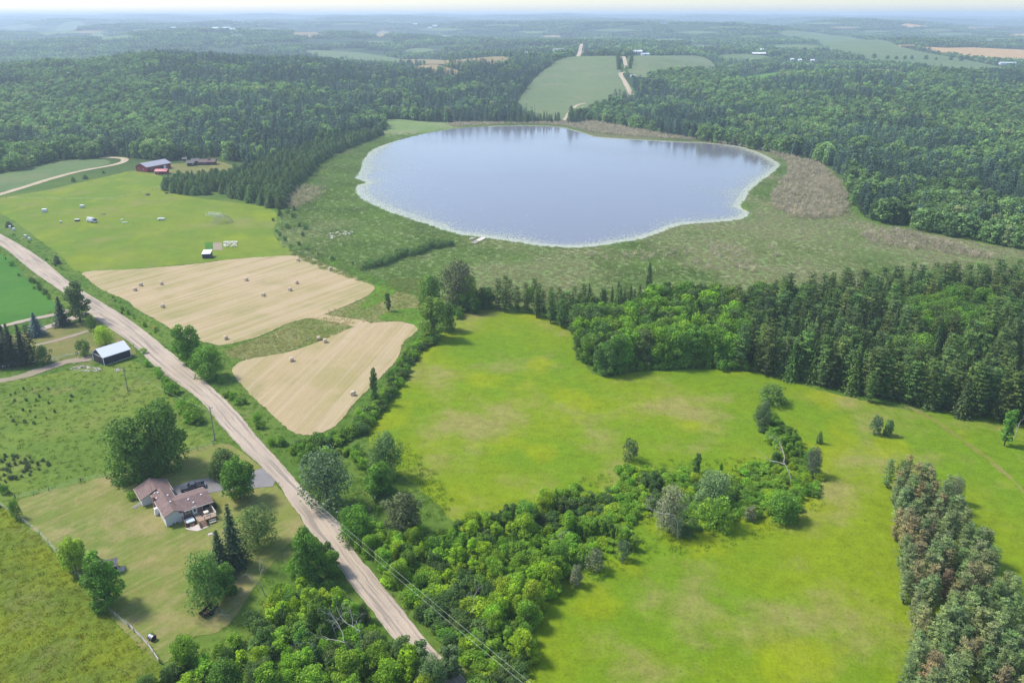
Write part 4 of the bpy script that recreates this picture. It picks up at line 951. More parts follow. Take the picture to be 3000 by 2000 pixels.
# pale open pools in the marsh
for k, px_ in enumerate([[(960,690),(1010,682),(1052,690),(1040,705),(1000,712),(965,704)]]):
    P_ = gpoly(px_); V = []; Fc = []; nv = 0
    for q in fill(P_, 1.1, .9, 12 + k):
        if r.random() < .6 or vnoise(q[0], q[1], 7, 3) < .45: continue
        s_ = r.uniform(.15, .5); V += [(q[0] + s_ * 1.4 * math.cos(a) * r.uniform(.7, 1.2), q[1] + s_ * math.sin(a) * r.uniform(.7, 1.2), 1.05) for a in (0, 1.05, 2.09, 3.14, 4.19, 5.24)]; Fc.append(list(range(nv, nv + 6))); nv += 6
    tag(obj('marsh_flowers', mesh_np('marsh_flowers', np.array(V), np.array(Fc), flat_mat('white_flowers', (.62, .6, .56), .8, .2, 1.0))), 'patch of white bloom in the green marsh', 'flowers', kind='stuff')
# grass tufts where the grass stands tall near the camera
TP = [('yellow_pasture', 1.5, (.24, .255, .03)), ('weedy_pasture', 2.2, (.15, .23, .035)), ('tall_grass_strip', 1.1, (.34, .32, .14)), ('tall_grass_corner', 1.3, (.33, .31, .13))]
ps, ts = [], []
for nm, sp, c in TP:
    q = fill(SHEETS[nm], sp, .7, 5); u = 1500 + F * q[:, 0] / (q[:, 1] * CP + H * SP); q = q[(u > -60) & (u < 3060) & (q[:, 1] > 100)]
    ps.append(q); ts.append(np.array(c) * rng.uniform(.75, 1.3, (len(q), 1)) * np.column_stack([rng.uniform(.85, 1.15, len(q)) for _ in range(3)]))
q = fill(SHEETS['meadow'], 40., .8, 6); u = 1500 + F * q[:, 0] / (q[:, 1] * CP + H * SP); q = q[(u < 3060) & (q[:, 1] > 100)]
ps.append(q); ts.append(np.array([.24, .31, .02]) * rng.uniform(.8, 1.2, (len(q), 1))); NM = (sum(map(len, ps[:-1])), sum(map(len, ps)))
vg = np.concatenate([fill(gpoly([(1020,1460),(1110,1300),(1200,1300),(1330,1470),(1250,1520),(1100,1490)], True, 2), 1.3, .7, 8), fill(gpoly([(1690,1400),(2200,1340),(2420,1400),(2330,1560),(1900,1640),(1600,1760)], True, 2), 1.8, .7, 9)])
ps.append(vg); ts.append(np.array([.14, .25, .03]) * rng.uniform(.75, 1.3, (len(vg), 1)))
bs = fill(np.array([(-150, 100), (110, 100), (200, 300), (60, 420), (-330, 420), (-330, 300)]), 1.9, .7, 10)
for e_ in SHEETS: bs = bs[~inside(SHEETS[e_], bs)] if len(bs) else bs
u = 1500 + F * bs[:, 0] / (bs[:, 1] * CP + H * SP); bs = bs[(u > -60) & (u < 3060)]; ps.append(bs); ts.append(np.array([.14, .25, .03]) * rng.uniform(.75, 1.3, (len(bs), 1)))
pq = np.concatenate(ps); tq = np.concatenate(ts); n = len(pq); s_ = rng.uniform(.45, 1.0, n); s_[NM[0]:NM[1]] *= .5
gn_scatter('tall_grass', ['tuft0', 'tuft1', 'tuft2'], np.column_stack([pq, np.full(n, .05)]), rng.uniform(0, 6.28, n), np.column_stack([s_ * 1.3, s_ * 1.3, s_ * .8]), rng.integers(0, 3, n), tq, 'uneven tufts of tall grass in pasture and meadow', 'grass')
print('CAND', len(CAND), 'REST', len(REST), 'far', len(pa), len(pb), len(pc), 'patch', len(pp))
# ------------------------------------------------------------------ single trees the photo tells apart
def tree_at(u, v, vtop, wpx, key, tint, label, name='broadleaf_tree', cat='tree', lean=None, group=None):
    p_ = G(u, v); h = height_from(p_, vtop); z_ = pix(p_)[2]; w = wpx * z_ / F
    return place_tree(name, key, p_[0], p_[1], p_[2], h, w, tint, label, cat, group, True, lean)
BIG = (.058, .105, .022)
for a in [
 (395,1398,1218,170,'b4',BIG,'large dark leafy tree left of its taller twin behind the bungalow'),
 (492,1368,1160,160,'b0',(.055,.100,.022),'tallest spreading leafy tree standing behind the bungalow'),
 (450,1394,1290,90,'b2',BIG,'lower leafy tree between the two large ones behind the bungalow'),
 (703,1462,1330,112,'b1',(.050,.105,.016),'rounded green maple beside the asphalt driveway'),
 (660,1400,1313,95,'b4',(.052,.085,.026),'darker bushy tree just behind the driveway maple'),
 (632,1402,1350,60,'h3',(.07,.10,.035),'grey green bush left of the driveway maple'),
 (958,1482,1318,175,'w0',(.060,.092,.050),'broad grey green willow leaning over the road opposite the driveway'),
 (1128,1398,1262,112,'w1',(.062,.105,.042),'tall loose grey green tree at the meadow edge beyond the willow'),
 (1112,1448,1352,92,'b3',(.060,.125,.016),'bright vine covered tree right of the broad willow'),
 (1044,1582,1478,110,'b2',(.062,.130,.018),'round bright green tree on the right road verge'),
 (1185,1562,1440,118,'b4',(.058,.072,.034),'dark brownish leafy tree at the meadow corner near the road'),
 (910,1702,1538,105,'b1',(.058,.115,.020),'tall maple left of the road below the bungalow lawn'),
 (758,1598,1482,130,'w2',(.078,.115,.038),'old apple tree with open crown beside the two spruces'),
 (612,1782,1618,125,'w0',(.065,.120,.030),'loose leafy tree below the smaller spruce by the trailer'),
 (662,1745,1650,80,'b3',(.060,.120,.020),'leafy tree tucked under the spruces'),
 (222,1672,1568,88,'b1',(.120,.180,.018),'yellow green young tree on the lawn fence line'),
 (312,1772,1615,112,'b3',(.060,.125,.018),'mid green tree hiding the small garden shed'),
 (52,1517,1462,48,'h1',(.055,.105,.018),'small round green tree at the left fence corner'),
 (14,1446,1418,34,'h0',(.060,.125,.018),'small bush beyond the fence at the left picture edge'),
 (236,942,812,78,'n0',(.058,.088,.032),'tall ragged roadside tree at the double driveway'),
 (272,970,922,42,'h1',(.050,.090,.024),'round dark green bush at the mouth of the lower drive'),
 (311,1012,952,74,'w1',(.150,.215,.018),'lime green ornamental tree with flat crown by the dark barn'),
 (247,1042,994,56,'h3',(.045,.085,.022),'round dark bush left of the dark barn'),
 (128,1066,1014,72,'h3',(.040,.072,.022),'dark bush beside the pine clump behind the white fence'),
 (556,1068,943,82,'b3',(.065,.135,.016),'tall bright tree with bare side branch on the hay field edge'),
 (618,1108,1008,112,'b2',(.066,.130,.020),'broad rounded tree beside the tall one on the hay field edge'),
 (1138,912,853,20,'n2',(.045,.070,.022),'lone narrow vine covered snag on the tall grass'),
 (1262,907,800,78,'b4',(.062,.115,.022),'leafy tree at the left end of the marsh side wood'),
 (1345,902,757,112,'w2',(.062,.070,.042),'dark purplish tree standing above the left end of the wood'),
 (1372,905,795,60,'b1',(.120,.170,.022),'pale yellow green tree in front of the purplish one'),
 (1272,992,862,84,'b3',(.088,.135,.026),'tall light green tree where hedge and meadow meet'),
 (1310,968,880,60,'b4',(.062,.105,.024),'small leafy tree right of the light green hedge tree'),
 (1100,1180,1070,30,'n1',(.058,.090,.030),'thin half bare tree sticking out of the hedge'),
 (1845,1348,1284,62,'h3',(.058,.085,.036),'lone round bush in the meadow left of the thicket'),
 (2196,1522,1482,50,'h2',(.115,.125,.070),'pale grey green bush at the lower edge of the meadow thicket'),
 (1688,1712,1655,48,'h2',(.105,.115,.070),'pale grey bush in front of the thicket on the meadow'),
 (1740,1672,1612,80,'h1',(.082,.098,.056),'grey green bush with reddish twigs below the thicket'),
 (1825,1640,1580,58,'h3',(.065,.095,.050),'bluish bush at the lower rim of the thicket'),
 (1960,1560,1420,105,'w1',(.125,.135,.085),'silvery half dead willow in the middle of the meadow thicket'),
 (2090,1470,1385,130,'w0',(.085,.130,.055),'rounded grey green willow in the meadow thicket'),
 (2100,1545,1455,135,'h3',(.085,.150,.020),'broad bright shrub right of the silvery willow'),
 (2285,1520,1440,110,'b2',(.065,.130,.018),'bright rounded tree at the right lower end of the thicket'),
 (2380,1392,1305,52,'w2',(.070,.085,.060),'bluish spruce like tree at the right tip of the thicket'),
 (2230,1248,1170,60,'w1',(.058,.085,.042),'dark bluish tree at the upper end of the thicket'),
 (2262,1180,1128,110,'h3',(.065,.110,.028),'spreading bush on the meadow below the wood edge'),
 (2562,1272,1214,46,'h1',(.060,.090,.052),'bluish bush alone on the meadow between thicket and wood'),
 (2600,1276,1226,34,'h4',(.058,.100,.034),'small green bush right of the bluish one on the meadow'),
 (2942,1305,1190,48,'n1',(.058,.125,.022),'slim young tree at the right edge in front of the wood'),
 (2790,1472,1392,62,'w2',(.120,.135,.085),'thin grey sapling right of the pine belt top'),
 (1320,1985,1885,85,'n2',(.055,.085,.034),'sparse tall tree overhanging the road at the bottom'),
 (1235,1975,1868,70,'n0',(.058,.095,.034),'slim sparse tree on the left road verge at the bottom'),
 (1265,2040,1920,110,'w1',(.062,.100,.040),'loose grey green tree at the bottom edge left of the road'),
 ]: tree_at(*a)
for a in [(692,1655,1474,84,'s0',(.030,.050,.026),'taller of the two dark spruces below the bungalow'),(652,1685,1552,88,'s1',(.036,.056,.026),'shorter dark spruce left of the taller one below the bungalow'),
 (185,952,868,62,'s2',(.032,.046,.034),'dark spruce with bare lower trunk between the two drives'),(110,982,914,56,'s0',(.058,.088,.098),'blue spruce beside the lower drive'),
 (2040,1395,1320,26,'n2',(.045,.085,.022),'narrow vine column on the upper rim of the thicket')]: tree_at(*a, name='spruce_tree', cat='spruce')
for k, (u, v, vt, w, lb) in enumerate([(8,1072,952,70,'leftmost dark pine of the clump behind the white fence'),(45,1070,945,66,'second dark pine from the left behind the white fence'),(75,1066,948,60,'third dark pine from the left behind the white fence'),(100,1060,955,52,'rightmost dark pine of the clump behind the white fence'),(25,1050,950,60,'dark pine at the back of the clump behind the white fence')]):
    tree_at(u, v, vt, w, ['s0', 's1', 's2', 'p1', 's2'][k], (.026, .036, .024), lb, 'pine_tree', 'pine')
for u, v, vt, w, t_, lb in [(215,532,518,14,DG,'small round conifer right of the loop road, lower one'),(250,524,512,16,(.045,.07,.035),'low bluish bush right of the loop road, middle one'),(303,508,498,12,DG,'small conifer right of the loop road, upper one'),(168,772,748,22,(.035,.05,.04),'dark round conifer on the verge below the upper field'),(27,665,648,22,(.035,.05,.03),'dark bush beside the white hive boxes'),(1900,848,768,20,DK,'lone slim spruce rising above the marsh fringe'),(820,632,610,14,DK,'dark little conifer at the sandy marsh corner'),(862,618,600,12,DK,'small dark conifer right of the sandy marsh corner'),(2400,1298,1262,20,DG,'small conifer near the upper end of the thicket')]:
    tree_at(u, v, vt, w, 'c0' if vt > 500 else 's1', t_, lb, 'conifer_tree', 'conifer')
# rows of field trees far off
for k, (u, v, h) in enumerate([(2712,176,12),(2742,178,8),(2785,178,12),(2815,180,13),(2845,181,11),(2875,182,14),(2900,183,9),(2925,184,13),(2955,183,12),(2560,172,13),(2600,175,11),(2625,176,10),(2650,176,11),(2670,176,11)]):
    p_ = G(u, v); q = place_tree('broadleaf_tree', ['b0', 'b2', 'b4'][k % 3], p_[0], p_[1], p_[2], h, h * 1.0, vary(DG, rng), 'round dark tree in the row below the far orange grain field' if k < 9 else 'round dark tree in the row across the far green field', 'tree', 'field trees below the grain' if k < 9 else 'field trees across the green', False)
for k, (u, v, h) in enumerate([(1813,205,13),(1815,195,13),(1811,185,12),(1846,202,11),(1848,190,12),(1850,178,11),(1810,174,12)]):
    p_ = G(u, v); place_tree('broadleaf_tree', ['b0', 'b3', 'b4'][k % 3], p_[0], p_[1], p_[2], h, h * .85, vary(DG, rng), ('dark tree on the left side' if u < 1830 else 'dark tree on the right side') + ' of the sandy lane above the far shore', 'tree', 'trees beside the far sandy lane', False)
for k in range(18):
    u = 1490 + k * 8.6 + random.uniform(-3, 3); p_ = G(u, 361 + random.uniform(-1.5, 1.5)); h = random.uniform(9, 15); place_tree('conifer_tree', ['s0', 's1', 'c0'][k % 3], p_[0], p_[1], p_[2], h, h * random.uniform(.4, .55), vary(DG, rng), 'dark conifer in the row on the far lake shore', 'conifer', 'conifers on the far shore', False)
for u, vb, vt, w, lb in [(1672,364,309,26,'tallest dark conifer right of the far landing'),(1690,362,318,24,'middle dark conifer right of the far landing'),(1706,360,328,18,'smallest dark conifer right of the far landing')]:
    tree_at(u, vb, vt, w, 'c1', (.045, .075, .03), lb, 'conifer_tree', 'conifer')
# bare dead trees
def dead_at(u, v, vtop, k, label, rz=0., tilt=0., tint=None):
    p_ = G(u, v); h = height_from(p_, vtop); s = h / 8.2
    o = obj('dead_tree', DEAD[k], None, p_, rz); o.scale = (s, s, s); o.rotation_euler = (tilt, 0, rz); return tag(o, label, 'dead tree')
dead_at(1040, 1935, 1768, 0, 'large bare grey tree bending towards the road at the bottom', 1.0, .25)
dead_at(985, 1870, 1755, 1, 'bare grey tree left of the larger bent one', 2.0, -.1)
dead_at(1068, 1905, 1742, 3, 'pale forked bare tree beside the road at the bottom', .4, .12)
dead_at(930, 1900, 1800, 0, 'pale bare crown inside the bottom thicket', 2.4)
dead_at(780, 1745, 1628, 2, 'slim bare grey tree below the old apple tree', .3)
dead_at(675, 1822, 1755, 3, 'small bare forked tree beside the rusty trailer', 1.2, .2)
dead_at(640, 1700, 1638, 2, 'bare grey stem beneath the two spruces', 2.6)
dead_at(1985, 1575, 1405, 3, 'bare silvery tree inside the meadow thicket', .8)
dead_at(2318, 1420, 1268, 0, 'bare grey tree near the right tip of the thicket', .2)
dead_at(2968, 1290, 1195, 1, 'bare forked tree beside the wood at the right edge', 2.2)
dead_at(1620, 1620, 1520, 1, 'bare grey stem in the upper left of the thicket', 1.9)
dead_at(1390, 1790, 1690, 2, 'bare branches among the thicket right of the road', .7)
dead_at(2840, 1560, 1470, 3, 'pale bare sapling right of the pine belt', .7)
dead_at(2660, 1860, 1815, 3, 'fallen pale trunk on the left flank of the pine belt', 1.7, 1.1)
dead_at(2610, 1425, 1375, 2, 'broken pale trunk at the top left of the pine belt', 1.5, 1.1)
dead_at(1950, 1075, 1030, 3, 'leaning bare stem at the wood edge', 2.9, .5)

# ------------------------------------------------------------------ building materials
M['siding'] = flat_mat('white_siding', (.60, .59, .60), .6, .06, 3.0)
M['white'] = flat_mat('white_paint', (.78, .77, .76), .5, .08, 3.0)
M['trim'] = flat_mat('cream_trim', (.66, .58, .50), .6, .1, 2.0)
def brick():
    t = NT('brown_brick'); b = t.n("ShaderNodeTexBrick"); b.inputs["Color1"].default_value = (.20, .085, .062, 1); b.inputs["Color2"].default_value = (.26, .12, .09, 1); b.inputs["Mortar"].default_value = (.34, .27, .24, 1)
    b.inputs["Scale"].default_value = 2.4; b.inputs["Mortar Size"].default_value = .02
    mp = t.n("ShaderNodeMapping"); mp.inputs["Rotation"].default_value = (math.pi / 2, 0, 0); t.l(t.n("ShaderNodeTexCoord").outputs["Object"], mp.inputs[0]); t.l(mp.outputs[0], b.inputs[0])
    return t.finish(t.gain(b.outputs[0], t.lin(t.noise(1.2, 4, .6), .2, .8, .8, 1.2)), .9)
M['brick'] = brick()
def shingle(name, c0, c1, sc=1.0):
    t = NT(name); v = t.n("ShaderNodeTexVoronoi"); v.inputs["Scale"].default_value = 3.2 * sc; t.l(t.n("ShaderNodeTexCoord").outputs["Object"], v.inputs["Vector"])
    sp_ = t.n("ShaderNodeSeparateColor"); t.l(v.outputs["Color"], sp_.inputs[0]); c = t.mix(sp_.outputs[0], c0, c1); c = t.gain(c, t.lin(t.noise(.8, 4, .6), .2, .8, .82, 1.18))
    return t.finish(c, .9, t.bump(sp_.outputs[1], .4, .02), .15)
M['roof'] = shingle('brown_shingles', (.160, .108, .098), (.215, .150, .138))
M['roof_grey'] = shingle('grey_shingles', (.16, .145, .14), (.21, .19, .185))
M['metalroof'] = flat_mat('white_metal_roof', (.80, .80, .83), .35, .05, .8, .5)
M['greymetal'] = flat_mat('grey_metal_roof', (.36, .34, .38), .45, .12, .6, .5)
M['navy'] = flat_mat('dark_blue_cladding', (.028, .028, .052), .6, .25, 2.0)
M['darkwood'] = flat_mat('dark_boards', (.045, .036, .034), .85, .3, 2.0)
M['red'] = flat_mat('red_barn_boards', (.235, .024, .034), .8, .25, 1.0)
M['pinkroof'] = flat_mat('faded_red_metal_roof', (.60, .22, .21), .5, .1, .6)
M['log'] = flat_mat('dark_red_logs', (.085, .032, .034), .85, .3, 1.5)
M['wood'] = flat_mat('deck_boards', (.33, .23, .165), .8, .2, 2.5)
M['woodbrown'] = flat_mat('stained_rail', (.23, .125, .075), .8, .25, 2.5)
M['greywood'] = flat_mat('weathered_wood', (.33, .30, .27), .9, .25, 2.0)
M['concrete'] = flat_mat('pale_slab', (.50, .43, .38), .9, .15, 1.0)
M['glass'] = flat_mat('dark_window_glass', (.015, .017, .022), .08, .2, 1.0, .6)
M['black'] = flat_mat('black_rubber', (.012, .012, .013), .8, .2, 2.0)
M['carpaint'] = flat_mat('charcoal_car_paint', (.06, .064, .085), .3, .1, 1.0, .7)
M['chrome'] = flat_mat('bright_metal', (.55, .56, .58), .25, .1, 1.0, .5, .9)
M['silver'] = flat_mat('silver_metal', (.30, .31, .34), .4, .2, 1.0, .5, .6)
M['bluewhite'] = flat_mat('pale_blue_cover', (.50, .57, .62), .5, .08, 1.5)
M['hay'] = flat_mat('hay_bale_straw', (.58, .46, .33), .95, .35, 3.0, .1, 0, .6)
M['rust'] = flat_mat('rusty_load', (.21, .125, .09), .9, .45, 3.0)
M['yellow'] = flat_mat('yellow_sign', (.75, .50, .02), .5, .05)
M['stone'] = flat_mat('field_stone', (.40, .37, .31), .95, .35, 1.5)
M['wire'] = flat_mat('wire_metal', (.55, .55, .52), .5, .1)
M['pole'] = flat_mat('grey_pole_wood', (.24, .22, .20), .9, .25, 1.0)

# ------------------------------------------------------------------ the bungalow
house = tag(empty('bungalow', W(489, 1543), math.atan2(.6, .8)), 'brown roofed bungalow with white gable and brick wing on the lawn', 'house')
def rect(x0, x1, y0, y1): return [(x0, y0), (x1, y0), (x1, y1), (x0, y1)]
def gable_prism(m, x0, x1, y0, y1, ze, zr, along='y', z0=0.0):
    if along == 'y':
        xm = (x0 + x1) / 2; pr = [(x0, z0), (x1, z0), (x1, ze), (xm, zr), (x0, ze)]; vs = [(x, y, z) for y in (y0, y1) for x, z in pr]
    else:
        ym = (y0 + y1) / 2; pr = [(y0, z0), (y1, z0), (y1, ze), (ym, zr), (y0, ze)]; vs = [(x, y, z) for x in (x0, x1) for y, z in pr]
    return m.add(vs, [[0, 1, 2, 3, 4][::-1], [5, 6, 7, 8, 9]] + [[i, (i + 1) % 5, 5 + (i + 1) % 5, 5 + i] for i in range(5)])
def roof_pair(m, x0, x1, y0, y1, ze, zr, along='y', th=.14):
    if along == 'y':
        xm = (x0 + x1) / 2; pr = [(x0, ze), (xm, zr), (x1, ze), (x1, ze + th), (xm, zr + th), (x0, ze + th)]; vs = [(x, y, z) for y in (y0, y1) for x, z in pr]
    else:
        ym = (y0 + y1) / 2; pr = [(y0, ze), (ym, zr), (y1, ze), (y1, ze + th), (ym, zr + th), (y0, ze + th)]; vs = [(x, y, z) for x in (x0, x1) for y, z in pr]
    f = [[i, (i + 1) % 6, 6 + (i + 1) % 6, 6 + i] for i in range(6)] + [[0, 1, 4, 5], [1, 2, 3, 4], [6, 7, 10, 11], [7, 8, 9, 10]]
    return m.add(vs, f)
gable_prism(MB(), 0, 4.0, 0, 12.2, 2.75, 3.62).build('wall', M['siding'], house)
gable_prism(MB(), -2.35, 4.7, 12.2, 17.6, 2.2, 3.62).build('garage_wall', M['siding'], house)
gable_prism(MB(), 4.0, 10.6, .0, 7.2, 2.75, 3.72, 'x').build('brick_wall', M['brick'], house)
rf = roof_pair(MB(), -.32, 4.32, -.35, 12.0, 2.66, 3.66).build('roof', M['roof'], house)
roof_pair(MB(), -2.75, 4.98, 11.6, 18.0, 2.0, 3.68).build('garage_roof', M['roof'], house)
roof_pair(MB(), 3.2, 11.0, -.4, 7.6, 2.65, 3.76, 'x').build('wing_roof', M['roof'], house)
m = MB()
for x in (-.34, 4.34): m.box((x, 5.8, 2.72), (.05, 12.2, .2))
m.box((7.6, -.42, 2.72), (6.9, .05, .2)); m.box((7.6, 7.62, 2.72), (6.9, .05, .2)); m.box((-2.77, 14.8, 2.08), (.05, 6.4, .2)); m.box((5.0, 14.8, 2.08), (.05, 6.4, .2)); m.build('fascia', M['trim'], house)
for x, y, z in ((1.9 + .9, 7.6, 3.46), (2.5, 4.2, 3.58), (6.2, 2.6, 3.6), (6.9, 1.2, 3.2), (9.2, 2.8, 3.62), (1.2, 10.3, 3.4), (.6, 10.9, 3.2), (.35, 8.6, 3.05)):
    MB().box((x, y, z + .12), (.38, .38, .32), 0, .8).build('roof_vent', M['white'], rf)
MB().tube([(.15, 11.4, 2.7), (.15, 11.4, 6.8)], .04, 6).build('antenna_mast', M['woodbrown'], house)
m = MB().box((-.25, 8.9, 1.9), (.5, 1.0, 3.6)); m.build('chimney', M['brick'], house)
MB().box((-.55, 6.6, 1.0), (.8, 1.0, 1.7), 0, .85).build('utility_tank', M['white'], house)
d = MB().box((6.6, -.05, 1.95), (1.05, .1, 2.05)).build('door', M['white'], house); MB().box((6.6, -.12, 2.2), (.5, .04, 1.2)).build('door_glass', M['glass'], d)
for x, y, z, w_, h_ in ((5.0, -.05, 2.2, .85, .75), (9.3, -.05, 2.0, 1.6, 1.0)):
    q = MB().box((x, y, z), (w_ + .2, .08, h_ + .2)).build('window', M['white'], house); MB().box((x, y - .05, z), (w_, .04, h_)).build('pane', M['glass'], q)
for x in (1.55, 2.3): q = MB().box((x, -.04, .35), (.6, .06, .35)).build('basement_window', M['white'], house); MB().box((x, -.09, .35), (.5, .04, .25)).build('pane', M['glass'], q)
q = MB().box((4.72, 14.6, 1.0), (.08, 3.0, 2.0)).build('garage_door', M['white'], house)
for y_ in (3.0, 9.0): q = MB().box((-.04, y_, 1.8), (.06, 1.1, .9)).build('window', M['white'], house); MB().box((-.09, y_, 1.8), (.04, .9, .7)).build('pane', M['glass'], q)
for y_ in (2.0, 5.2): q = MB().box((10.64, y_, 1.8), (.06, 1.3, .95)).build('window', M['white'], house); MB().box((10.69, y_, 1.8), (.04, 1.1, .75)).build('pane', M['glass'], q)
deck = MB().box((8.25, -2.0, .95), (4.3, 3.9, .14)); deck.box((8.25, -3.9, .85), (4.3, .1, .3))
for x in (6.2, 7.6, 9.0, 10.3): deck.box((x, -3.85, .45), (.14, .14, .9))
deck = deck.build('deck', M['wood'], house)
m = MB()
for x in (7.7, 9.0, 10.35): m.box((x, -3.85, 1.5), (.1, .1, 1.0))
m.box((9.0, -3.85, 1.98), (2.75, .14, .08)); m.box((10.35, -2.0, 1.98), (.14, 3.7, .08)); m.box((9.0, -3.85, 1.5), (2.7, .05, .08)); m.box((10.35, -2.0, 1.5), (.05, 3.7, .08)); m.box((10.35, -.2, 1.5), (.1, .1, 1.0)); m.build('railing', M['trim'], deck)
for i in range(5): MB().box((6.85, -4.1 - .3 * i, .82 - .17 * i), (1.35, .32, .07)).build('step', M['wood'], deck)
for x in (6.1, 7.6): MB().add([(x - .05, -3.9, .9), (x + .05, -3.9, .9), (x + .05, -5.5, .05), (x - .05, -5.5, .05), (x - .05, -3.9, 1.75), (x + .05, -3.9, 1.75), (x + .05, -5.4, .9), (x - .05, -5.4, .9)], [[0, 1, 2, 3], [4, 7, 6, 5], [0, 4, 5, 1], [1, 5, 6, 2], [2, 6, 7, 3], [3, 7, 4, 0]]).build('stair_side', M['woodbrown'], deck)
MB().box((3.55, -1.7, .75), (.1, 2.9, 1.5)).build('privacy_screen', M['woodbrown'], deck)
MB().prism([(3.2, -3.3), (8.0, -3.3), (7.9, -5.8), (5.2, -6.1), (3.7, -4.3)], .02, .12).build('patio_slab', M['concrete'], house)
hm_ = house.matrix_world if False else Matrix.Translation(house.location) @ Matrix.Rotation(math.atan2(.6, .8), 4, 'Z')
def HL(x, y, z=0): return tuple(hm_ @ Vector((x, y, z)))
HZ = math.atan2(.6, .8)
o = tag(empty('hot_tub', HL(4.8, -1.85, .05), HZ), 'square hot tub with pale blue cover on the patio beside the stairs', 'hot tub'); MB().box((0, 0, .42), (1.9, 1.9, .82)).build('cabinet', M['woodbrown'], o); MB().box((0, 0, .90), (2.0, 2.0, .14), 0, .95).build('cover', M['bluewhite'], o)
o = tag(empty('patio_steps', HL(4.9, -3.25, .12), HZ), 'small two tread step standing before the hot tub', 'step')
for i in (0, 1): MB().box((0, .12 * -1 + .25 * i, .12 + .2 * i), (.9, .28, .07)).build('tread', M['wood'], o)
MB().box((0, 0, .1), (.84, .5, .18)).build('frame', M['woodbrown'], o)
o = tag(empty('patio_table', HL(8.6, -1.9, 1.02), HZ), 'pale square table on the raised deck', 'table'); MB().box((0, 0, .72), (1.1, 1.0, .06)).build('tabletop', M['trim'], o)
for a, b in ((-.45, -.4), (.45, -.4), (.45, .4), (-.45, .4)): MB().box((a, b, .35), (.06, .06, .7)).build('leg', M['darkwood'], o)
for k, (x, y, rz, lb) in enumerate([(7.5, -1.6, 0, 'dark chair left of the deck table'), (9.6, -1.5, 3.1, 'dark chair right of the deck table'), (8.6, -.8, -1.57, 'dark chair behind the deck table')]):
    o = tag(empty('patio_chair', HL(x, y, 1.02), HZ + rz), lb, 'chair', 'chairs on the deck'); MB().box((0, 0, .42), (.5, .5, .07)).build('seat', M['darkwood'], o); MB().box((-.24, 0, .72), (.06, .5, .6)).build('backrest', M['darkwood'], o)
    for a, b in ((-.22, -.22), (.22, -.22), (.22, .22), (-.22, .22)): MB().box((a, b, .2), (.05, .05, .4)).build('leg', M['darkwood'], o)
o = tag(empty('garden_bench', HL(9.1, -4.9, 0), HZ), 'pale wooden bench on the grass below the deck', 'bench'); 
for i in range(3): MB().box((0, -.18 + .18 * i, .45), (1.5, .14, .05)).build('slat', M['trim'], o)
MB().box((0, .3, .75), (1.5, .06, .35)).build('backrest', M['trim'], o)
for a in (-.65, .65): MB().box((a, .05, .22), (.08, .5, .42)).build('leg', M['trim'], o)
tree_o = place_tree('shrub', 'h4', *HL(11.3, 1.2), 1.4, 1.8, (.05, .07, .03), 'round dark shrub at the right end of the brick wing', 'shrub')
place_tree('shrub', 'h1', *HL(-3.6, 16.8), 2.2, 3.2, (.085, .15, .02), 'bright shrub against the left end of the bungalow', 'shrub')
o = tag(empty('lumber_stack', HL(-3.2, 12.8), HZ + .5), 'pale boards stacked beside the garage corner', 'lumber')
for i in range(4): MB().box((0, .22 * i, .12 + .07 * i), (2.4, .18, .06)).build('board', M['greywood'], o)
o = tag(empty('flat_stone', W(617, 1565), 0), 'pale flat well cover on the lawn near the spruces', 'well cover'); MB().box((0, 0, .14), (1.0, .8, .18), .4, .9).build('lid', M['concrete'], o); MB().box((0, 0, .03), (1.15, .95, .1), .4).build('base', M['stone'], o)

# ------------------------------------------------------------------ pickup truck
truck = tag(empty('pickup_truck', HL(9.75, 12.75), HZ - .19 + math.pi), 'dark pickup truck parked on the driveway behind the brick wing', 'truck')
def loft(m, secs):
    n = len(secs[0]); vs = [p for s in secs for p in s]; f = [list(range(n))[::-1], list(range((len(secs) - 1) * n, len(secs) * n))]
    for i in range(len(secs) - 1): f += [[i * n + j, i * n + (j + 1) % n, (i + 1) * n + (j + 1) % n, (i + 1) * n + j] for j in range(n)]
    return m.add(vs, f)
def sec(x, w, z0, z1, tw=.94): return [(x, -w, z0), (x, w, z0), (x, w * 1.02, (z0 + z1) / 2), (x, w * tw, z1), (x, -w * tw, z1), (x, -w * 1.02, (z0 + z1) / 2)]
bd = loft(MB(), [sec(2.85, .86, .45, .92), sec(2.7, .95, .42, 1.08), sec(1.2, .98, .40, 1.16), sec(-.9, .98, .40, 1.16)]).build('body', M['carpaint'], truck)
cab = loft(MB(), [sec(1.25, .90, 1.1, 1.16, .98), sec(.55, .86, 1.1, 1.78, .86), sec(-.55, .86, 1.1, 1.80, .86), sec(-.95, .88, 1.1, 1.2, .98)]).build('cab', M['carpaint'], truck)
MB().quad((1.22, -.76, 1.20), (1.22, .76, 1.20), (.60, .68, 1.76), (.60, -.68, 1.76)).build('windshield', M['glass'], cab)
for s in (-1, 1):
    MB().quad((1.0, s * .905, 1.2), (.5, s * .80, 1.68), (-.5, s * .80, 1.70), (-.8, s * .905, 1.22)).build('side_window', M['glass'], cab)
    MB().box((1.0, s * 1.08, 1.22), (.12, .22, .16)).build('mirror', M['carpaint'], truck)
    MB().box((2.84, s * .66, .80), (.06, .34, .16)).build('headlight', M['chrome'], truck)
    MB().box((-2.87, s * .82, .95), (.05, .14, .34)).build('taillight', M['red'], truck)
MB().quad((-.60, -.68, 1.74), (-.60, .68, 1.74), (-.93, .72, 1.26), (-.93, -.72, 1.26)).build('rear_window', M['glass'], cab)
